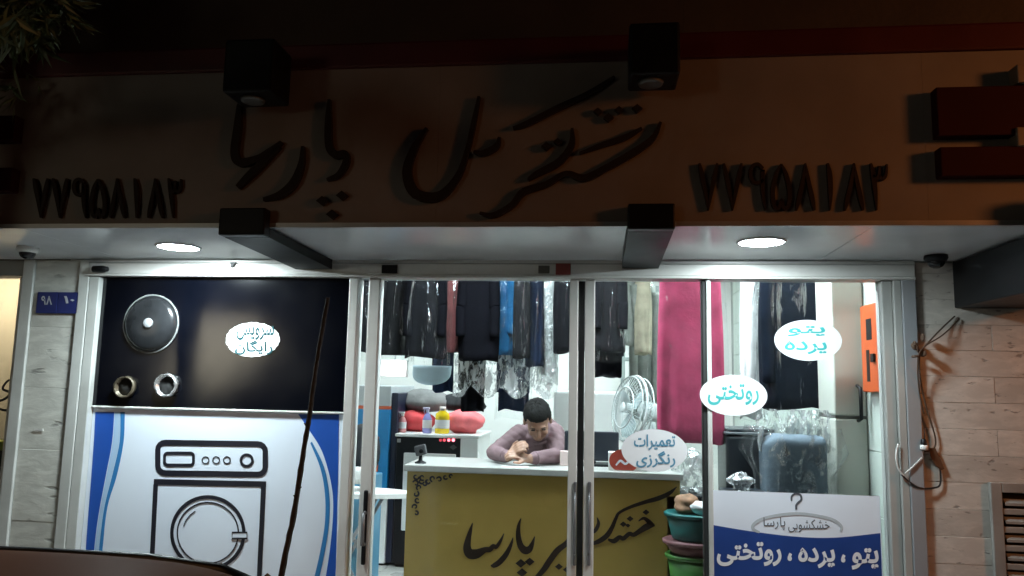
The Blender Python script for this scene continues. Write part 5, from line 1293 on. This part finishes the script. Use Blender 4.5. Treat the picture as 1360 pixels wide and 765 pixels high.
# clear bag hanging under the pink garment
bundle('clear_plastic_bag', 915, 628, 0.85, (0.11, 0.10, 0.13), filmw, 'bulging clear plastic bag under the pink garment', 'plastic bag', 23, 0.35, None, 7)
o = bpy.data.objects['clear_plastic_bag']; c = o.location
st_ = MB().bbox(c.x-0.14, c.x+0.16, 0.72, 1.1, FZ, c.z-0.105, 0.01).build('storage_box', blackp, None, (c.x, .9, FZ)); tag(st_, 'dark storage box under the clear plastic bag', 'box')
# baskets
def basket(x, yt, Y, r, m, label, H=0.2, z0=FZ):
    c = at(x, yt, Y); t = thing('laundry_basket', label, 'basket', (c.x, Y, z0), 'stacked laundry baskets')
    MB().lathe([(r*0.78, 0.0), (r*0.8, 0.006), (r*0.97, H-0.02)], (c.x, Y, z0), 'z', 28, 1.25, 0.9).build('tub', m, t)
    MB().lathe([(r*0.97, H-0.02), (r*1.03, H-0.02), (r*1.05, H-0.005), (r*1.0, H), (r*0.95, H-0.004)], (c.x, Y, z0), 'z', 28, 1.25, 0.9).build('rim', m, t)
    return t
z1 = at(920, 738, 0.5).z; zt1 = at(920, 682, 0.5).z
base_ = MB().bbox(0.40, 0.80, 0.42, 0.66, FZ, z1-0.2-0.002, 0.01).build('low_stool', white, None, (0.6, .5, FZ)); tag(base_, 'low white stool under the baskets', 'stool')
basket(928, 738, 0.55, 0.13, mat('green_plastic', (0.04, 0.16, 0.025), 0.45), 'bright green laundry basket at the bottom of the pile', 0.2, z1-0.2)
basket(928, 724, 0.55, 0.14, mat('rose_plastic', (0.22, 0.10, 0.11), 0.45), 'rose pink basket rim between the green and teal baskets', 0.07, z1+0.001)
basket(928, 690, 0.55, 0.135, mat('teal_plastic', (0.012, 0.115, 0.11), 0.45), 'teal laundry basket on top of the pile', zt1-z1-0.073, z1+0.072)
bundle('brown_cloth', 912, 668, 0.55, (0.07, 0.07, 0.045), mat('tan_cloth', (0.26, 0.14, 0.08), 0.8, 0, 0.4, 20), 'crumpled tan cloth on the teal basket', 'cloth', 31, 0.4, zt1-0.004)
bundle('white_cloth', 933, 674, 0.5, (0.06, 0.05, 0.035), mat('white_cloth', (0.75, 0.75, 0.75), 0.8), 'small white cloth beside the tan one', 'cloth', 33, 0.4, zt1-0.004)

# ================================================================== THE MAN
person = thing('person', 'man in a mauve shirt leaning on the counter and looking down at his hands', 'person', (-0.36, 1.45, FZ))
mb = MB()
def cap(a, b, ra, rb, n=14):
    a, b = Vector(a), Vector(b); k = 8
    mb.tube([a.lerp(b, i/k) for i in range(k+1)], [ra+(rb-ra)*i/k for i in range(k+1)], n); mb.ell(a, (ra, ra, ra), None, 14, 8); mb.ell(b, (rb, rb, rb), None, 14, 8)
def J(x, y, Y): return at(x, y, Y)
head = J(714, 559, 1.04)
neck0 = J(720, 578, 1.13); chest = J(717, 590, 1.24); chest.z = 1.29
shR = J(690, 577, 1.17); shL = J(736, 576, 1.19)          # his right / left shoulder
zc = czt
elR = J(656, 606, 1.02); elR.z = zc+0.052
elL = J(740, 612, 0.98); elL.z = zc+0.052
wrR = J(676, 612, 0.86); wrR.z = zc+0.045
wrL = J(702, 612, 0.84); wrL.z = zc+0.040
pelv = Vector((-0.36, 1.50, FZ+0.95))
SH = []  # shirt bones
def bone(a, b, ra, rb, kind): cap(a, b, ra, rb); SH.append((Vector(a), Vector(b), max(ra, rb), kind))
bone(pelv, (pelv+chest)/2+Vector((0, 0.02, 0)), 0.135, 0.145, 's'); bone((pelv+chest)/2+Vector((0, 0.02, 0)), chest, 0.145, 0.135, 's')
bone(chest, shR+Vector((.02, 0.02, -.02)), 0.12, 0.072, 's'); bone(chest, shL+Vector((-.02, 0.02, -.02)), 0.12, 0.072, 's')
bone(shR, elR, 0.062, 0.046, 's'); bone(shL, elL, 0.064, 0.048, 's')
bone(elR, elR.lerp(wrR, .8), 0.046, 0.034, 's'); bone(elL, elL.lerp(wrL, .8), 0.046, 0.034, 's')
bone(elR.lerp(wrR, .8), wrR, 0.030, 0.025, 'k'); bone(elL.lerp(wrL, .8), wrL, 0.030, 0.025, 'k')
bone(chest+Vector((0, -0.03, 0.07)), neck0, 0.085, 0.055, 's')
bone(neck0, head+Vector((0, 0.05, -0.05)), 0.052, 0.050, 'k')
for s in (-1, 1):
    hip = pelv+Vector((s*0.09, 0, -0.02)); kn = Vector((pelv.x+s*0.11, 1.47, FZ+0.50)); an = Vector((pelv.x+s*0.12, 1.52, FZ+0.09))
    bone(hip, kn, 0.085, 0.058, 't'); bone(kn, an, 0.056, 0.042, 't'); bone(an+Vector((0, 0.02, -0.05)), an+Vector((s*0.02, -0.16, -0.055)), 0.038, 0.034, 'f')
# hands: palm + five fingers each
def hand(wr, d, upv, curl):
    d = d.normalized(); side = d.cross(upv).normalized(); upn = side.cross(d).normalized()
    pc = wr+d*0.045
    for i in range(4):
        o = (i-1.5)*0.019; bone(wr+d*0.01+side*o*0.6, wr+d*0.085+side*o, 0.013, 0.011, 'k')
    for i, L0 in enumerate((0.060, 0.072, 0.068, 0.052)):
        o = (i-1.5)*0.0205; p = wr+d*0.088+side*o; dd = d.copy()
        for sgm, ln in enumerate((0.45, 0.32, 0.23)):
            ax = Matrix.Rotation(-curl*(0.6+0.35*sgm), 3, side); dd = (ax @ dd).normalized(); q_ = p+dd*L0*ln
            bone(p, q_, 0.0088-0.0008*sgm, 0.0082-0.0008*sgm, 'k'); p = q_
    p = wr+d*0.03+side*-0.03; q_ = p+(d*0.6-side*0.6-upn*0.1).normalized()*0.035; bone(wr+d*0.02-side*0.012, p, 0.014, 0.012, 'k'); bone(p, q_, 0.011, 0.0095, 'k'); bone(q_, q_+(d*0.9-side*0.1-upn*0.2).normalized()*0.028, 0.0092, 0.0075, 'k')
hand(wrR, Vector((0.55, -0.35, 0.55)), Vector((0, -0.7, 0.7)), 0.75)
hand(wrL, Vector((-0.85, -0.25, 0.30)), Vector((0, -0.6, 0.8)), 0.75)
# head: bowed forward and turned slightly
Rh = Matrix.Rotation(R(10), 3, 'Z') @ Matrix.Rotation(R(40), 3, 'X') @ Matrix.Rotation(R(-6), 3, 'Y')
def hp(x, y, z): return head+Rh @ Vector((x, y, z))
def he(c, r, n=16): mb.ell(hp(*c), r, Rh, n, 10); SH.append((hp(*c), hp(*c)+Vector((0, 0, .001)), max(r), 'k'))
he((0, 0.012, 0.035), (0.076, 0.094, 0.085), 22); he((0, -0.018, -0.03), (0.062, 0.070, 0.080), 20); he((0, -0.040, -0.082), (0.036, 0.036, 0.028))
he((0, -0.094, -0.018), (0.012, 0.016, 0.027), 10); he((0, -0.103, -0.036), (0.016, 0.014, 0.011), 10)
he((0, -0.080, 0.022), (0.052, 0.014, 0.010)); he((0, -0.084, -0.064), (0.022, 0.010, 0.007), 10)
for s in (-1, 1): he((s*0.078, 0.012, -0.008), (0.010, 0.020, 0.031), 10); he((s*0.038, -0.068, -0.03), (0.020, 0.016, 0.018), 10)
body = mb.build('body', [], person, fix=False)
rm = body.modifiers.new('r', 'REMESH'); rm.mode = 'VOXEL'; rm.voxel_size = 0.0055; rm.use_smooth_shade = True
smo = body.modifiers.new('s', 'SMOOTH'); smo.factor = 0.5; smo.iterations = 3
bpy.context.view_layer.update()
me2 = bpy.data.meshes.new_from_object(body.evaluated_get(bpy.context.evaluated_depsgraph_get()))
body.modifiers.clear(); old = body.data; body.data = me2; bpy.data.meshes.remove(old)
skin = mat('skin', (0.32, 0.175, 0.115), 0.5, 0, 0.1, 12); shirt = mat('mauve_shirt', (0.165, 0.10, 0.11), 0.8, 0, 0.08, 8, bump=0.5, bscale=14); trou = mat('dark_trousers', (0.02, 0.02, 0.025), 0.85); shoe = mat('shoe_black', (0.015, 0.014, 0.013), 0.4)
me2.materials.clear()
for m in (skin, shirt, trou, shoe): me2.materials.append(m)
OFF = ORG[person.name]; import numpy as np
nP = len(me2.polygons); cen = np.empty(nP*3); me2.polygons.foreach_get('center', cen); cen = cen.reshape(-1, 3)+np.array(OFF)
best = np.full(nP, 1e9); idx = np.zeros(nP, int); km = {'k': 0, 's': 1, 't': 2, 'f': 3}
for a, b, r_, k in SH:
    a, b = np.array(a), np.array(b); ab = b-a; t_ = np.clip(((cen-a) @ ab)/(ab @ ab+1e-12), 0, 1); dd = np.linalg.norm(cen-(a+t_[:, None]*ab), axis=1)-r_*0.9
    u = dd < best; best[u] = dd[u]; idx[u] = km[k]
nV = len(me2.vertices); co = np.empty(nV*3); me2.vertices.foreach_get('co', co); co = co.reshape(-1, 3)
no = np.empty(nV*3); me2.vertices.foreach_get('normal', no); no = no.reshape(-1, 3)
shv = np.zeros(nV)
for p_, k_ in zip(me2.polygons, idx):
    if k_ == 1:
        for v_ in p_.vertices: shv[v_] = 1
wx_ = co+np.array(OFF)
wr_ = np.abs(np.sin(wx_[:, 0]*38+wx_[:, 2]*55+2.2*np.sin(wx_[:, 1]*17)))*0.6+np.abs(np.sin(wx_[:, 2]*61-wx_[:, 0]*29+1.7*np.sin(wx_[:, 1]*23+1)))*0.4
co += no*((wr_-0.4)*0.0055*shv)[:, None]
me2.vertices.foreach_set('co', co.reshape(-1))
me2.polygons.foreach_set('material_index', idx.astype(np.int32)); me2.polygons.foreach_set('use_smooth', np.ones(nP, bool)); me2.update()
# hair, eyes, brows, collar, cuffs
mb = MB(); hairm = mat('black_hair', (0.005, 0.0045, 0.004), 0.7, 0, 0.4, 60, bump=0.5, bscale=160, spec=0.2)
k0 = len(mb.v); mb.ell((0, 0, 0), (1, 1, 1), None, 40, 26)
keep = []
for i in range(k0, len(mb.v)):
    v = Vector(mb.v[i]); q_ = Vector((v.x*0.083, 0.016+v.y*0.101, 0.040+v.z*0.093))
    front = q_.y < -0.02
    lim = 0.055 if q_.y < -0.035 else (0.02 if q_.y < 0.0 else -0.045)
    if q_.z < lim: q_ = Vector((v.x*0.068, 0.012+v.y*0.084, max(q_.z, lim-0.006)))
    q_ += Vector((random.uniform(-1, 1), random.uniform(-1, 1), random.uniform(-1, 1)))*0.0042
    mb.v[i] = tuple(hp(*q_))
mb.build('hair', hairm, person)
eye = mat('eye_dark', (0.02, 0.015, 0.012), 0.2)
for s in (-1, 1):
    e_ = MB(); e_.ell(hp(s*0.031, -0.078, 0.002), (0.013, 0.008, 0.006), Rh, 12, 8); e_.build('eye', eye, person)
    e_ = MB(); e_.tube([hp(s*0.018, -0.091, 0.024), hp(s*0.034, -0.089, 0.026), hp(s*0.052, -0.077, 0.020)], [0.002, 0.0028, 0.0015], 6); e_.build('eyebrow', hairm, person)
ring = []
nd = (head+Vector((0, 0.05, -0.05))-neck0).normalized(); s1 = nd.cross(Vector((1, 0, 0))).normalized(); s2 = nd.cross(s1)
for i in range(17):
    a_ = R(-70)+2*PI*(i/16)*0.92; ring.append(neck0+(s1*math.cos(a_)+s2*math.sin(a_))*0.066-nd*0.004)
MB().tube(ring, [0.012]*17, 8).build('collar', shirt, person)
for e_, w_ in ((elR, wrR), (elL, wrL)):
    a_ = e_.lerp(w_, .72); b_ = e_.lerp(w_, .80); MB().tube([a_, a_.lerp(b_, .5), b_], [0.037, 0.039, 0.038], 16).build('cuff', shirt, person)
ph_ = wrR+Vector((0.05, -0.06, 0.03))
# paper sheet under the hands
tag(MB().box(wrR.x-0.03, wrR.x+0.12, 0.735, 0.80, czt+0.0005, czt+0.003).build('receipt_book', mat('receipt_white', (0.8, 0.8, 0.78), 0.6), None, (wrR.x, .76, czt)), 'white receipt book lying under the hands of the man', 'book')
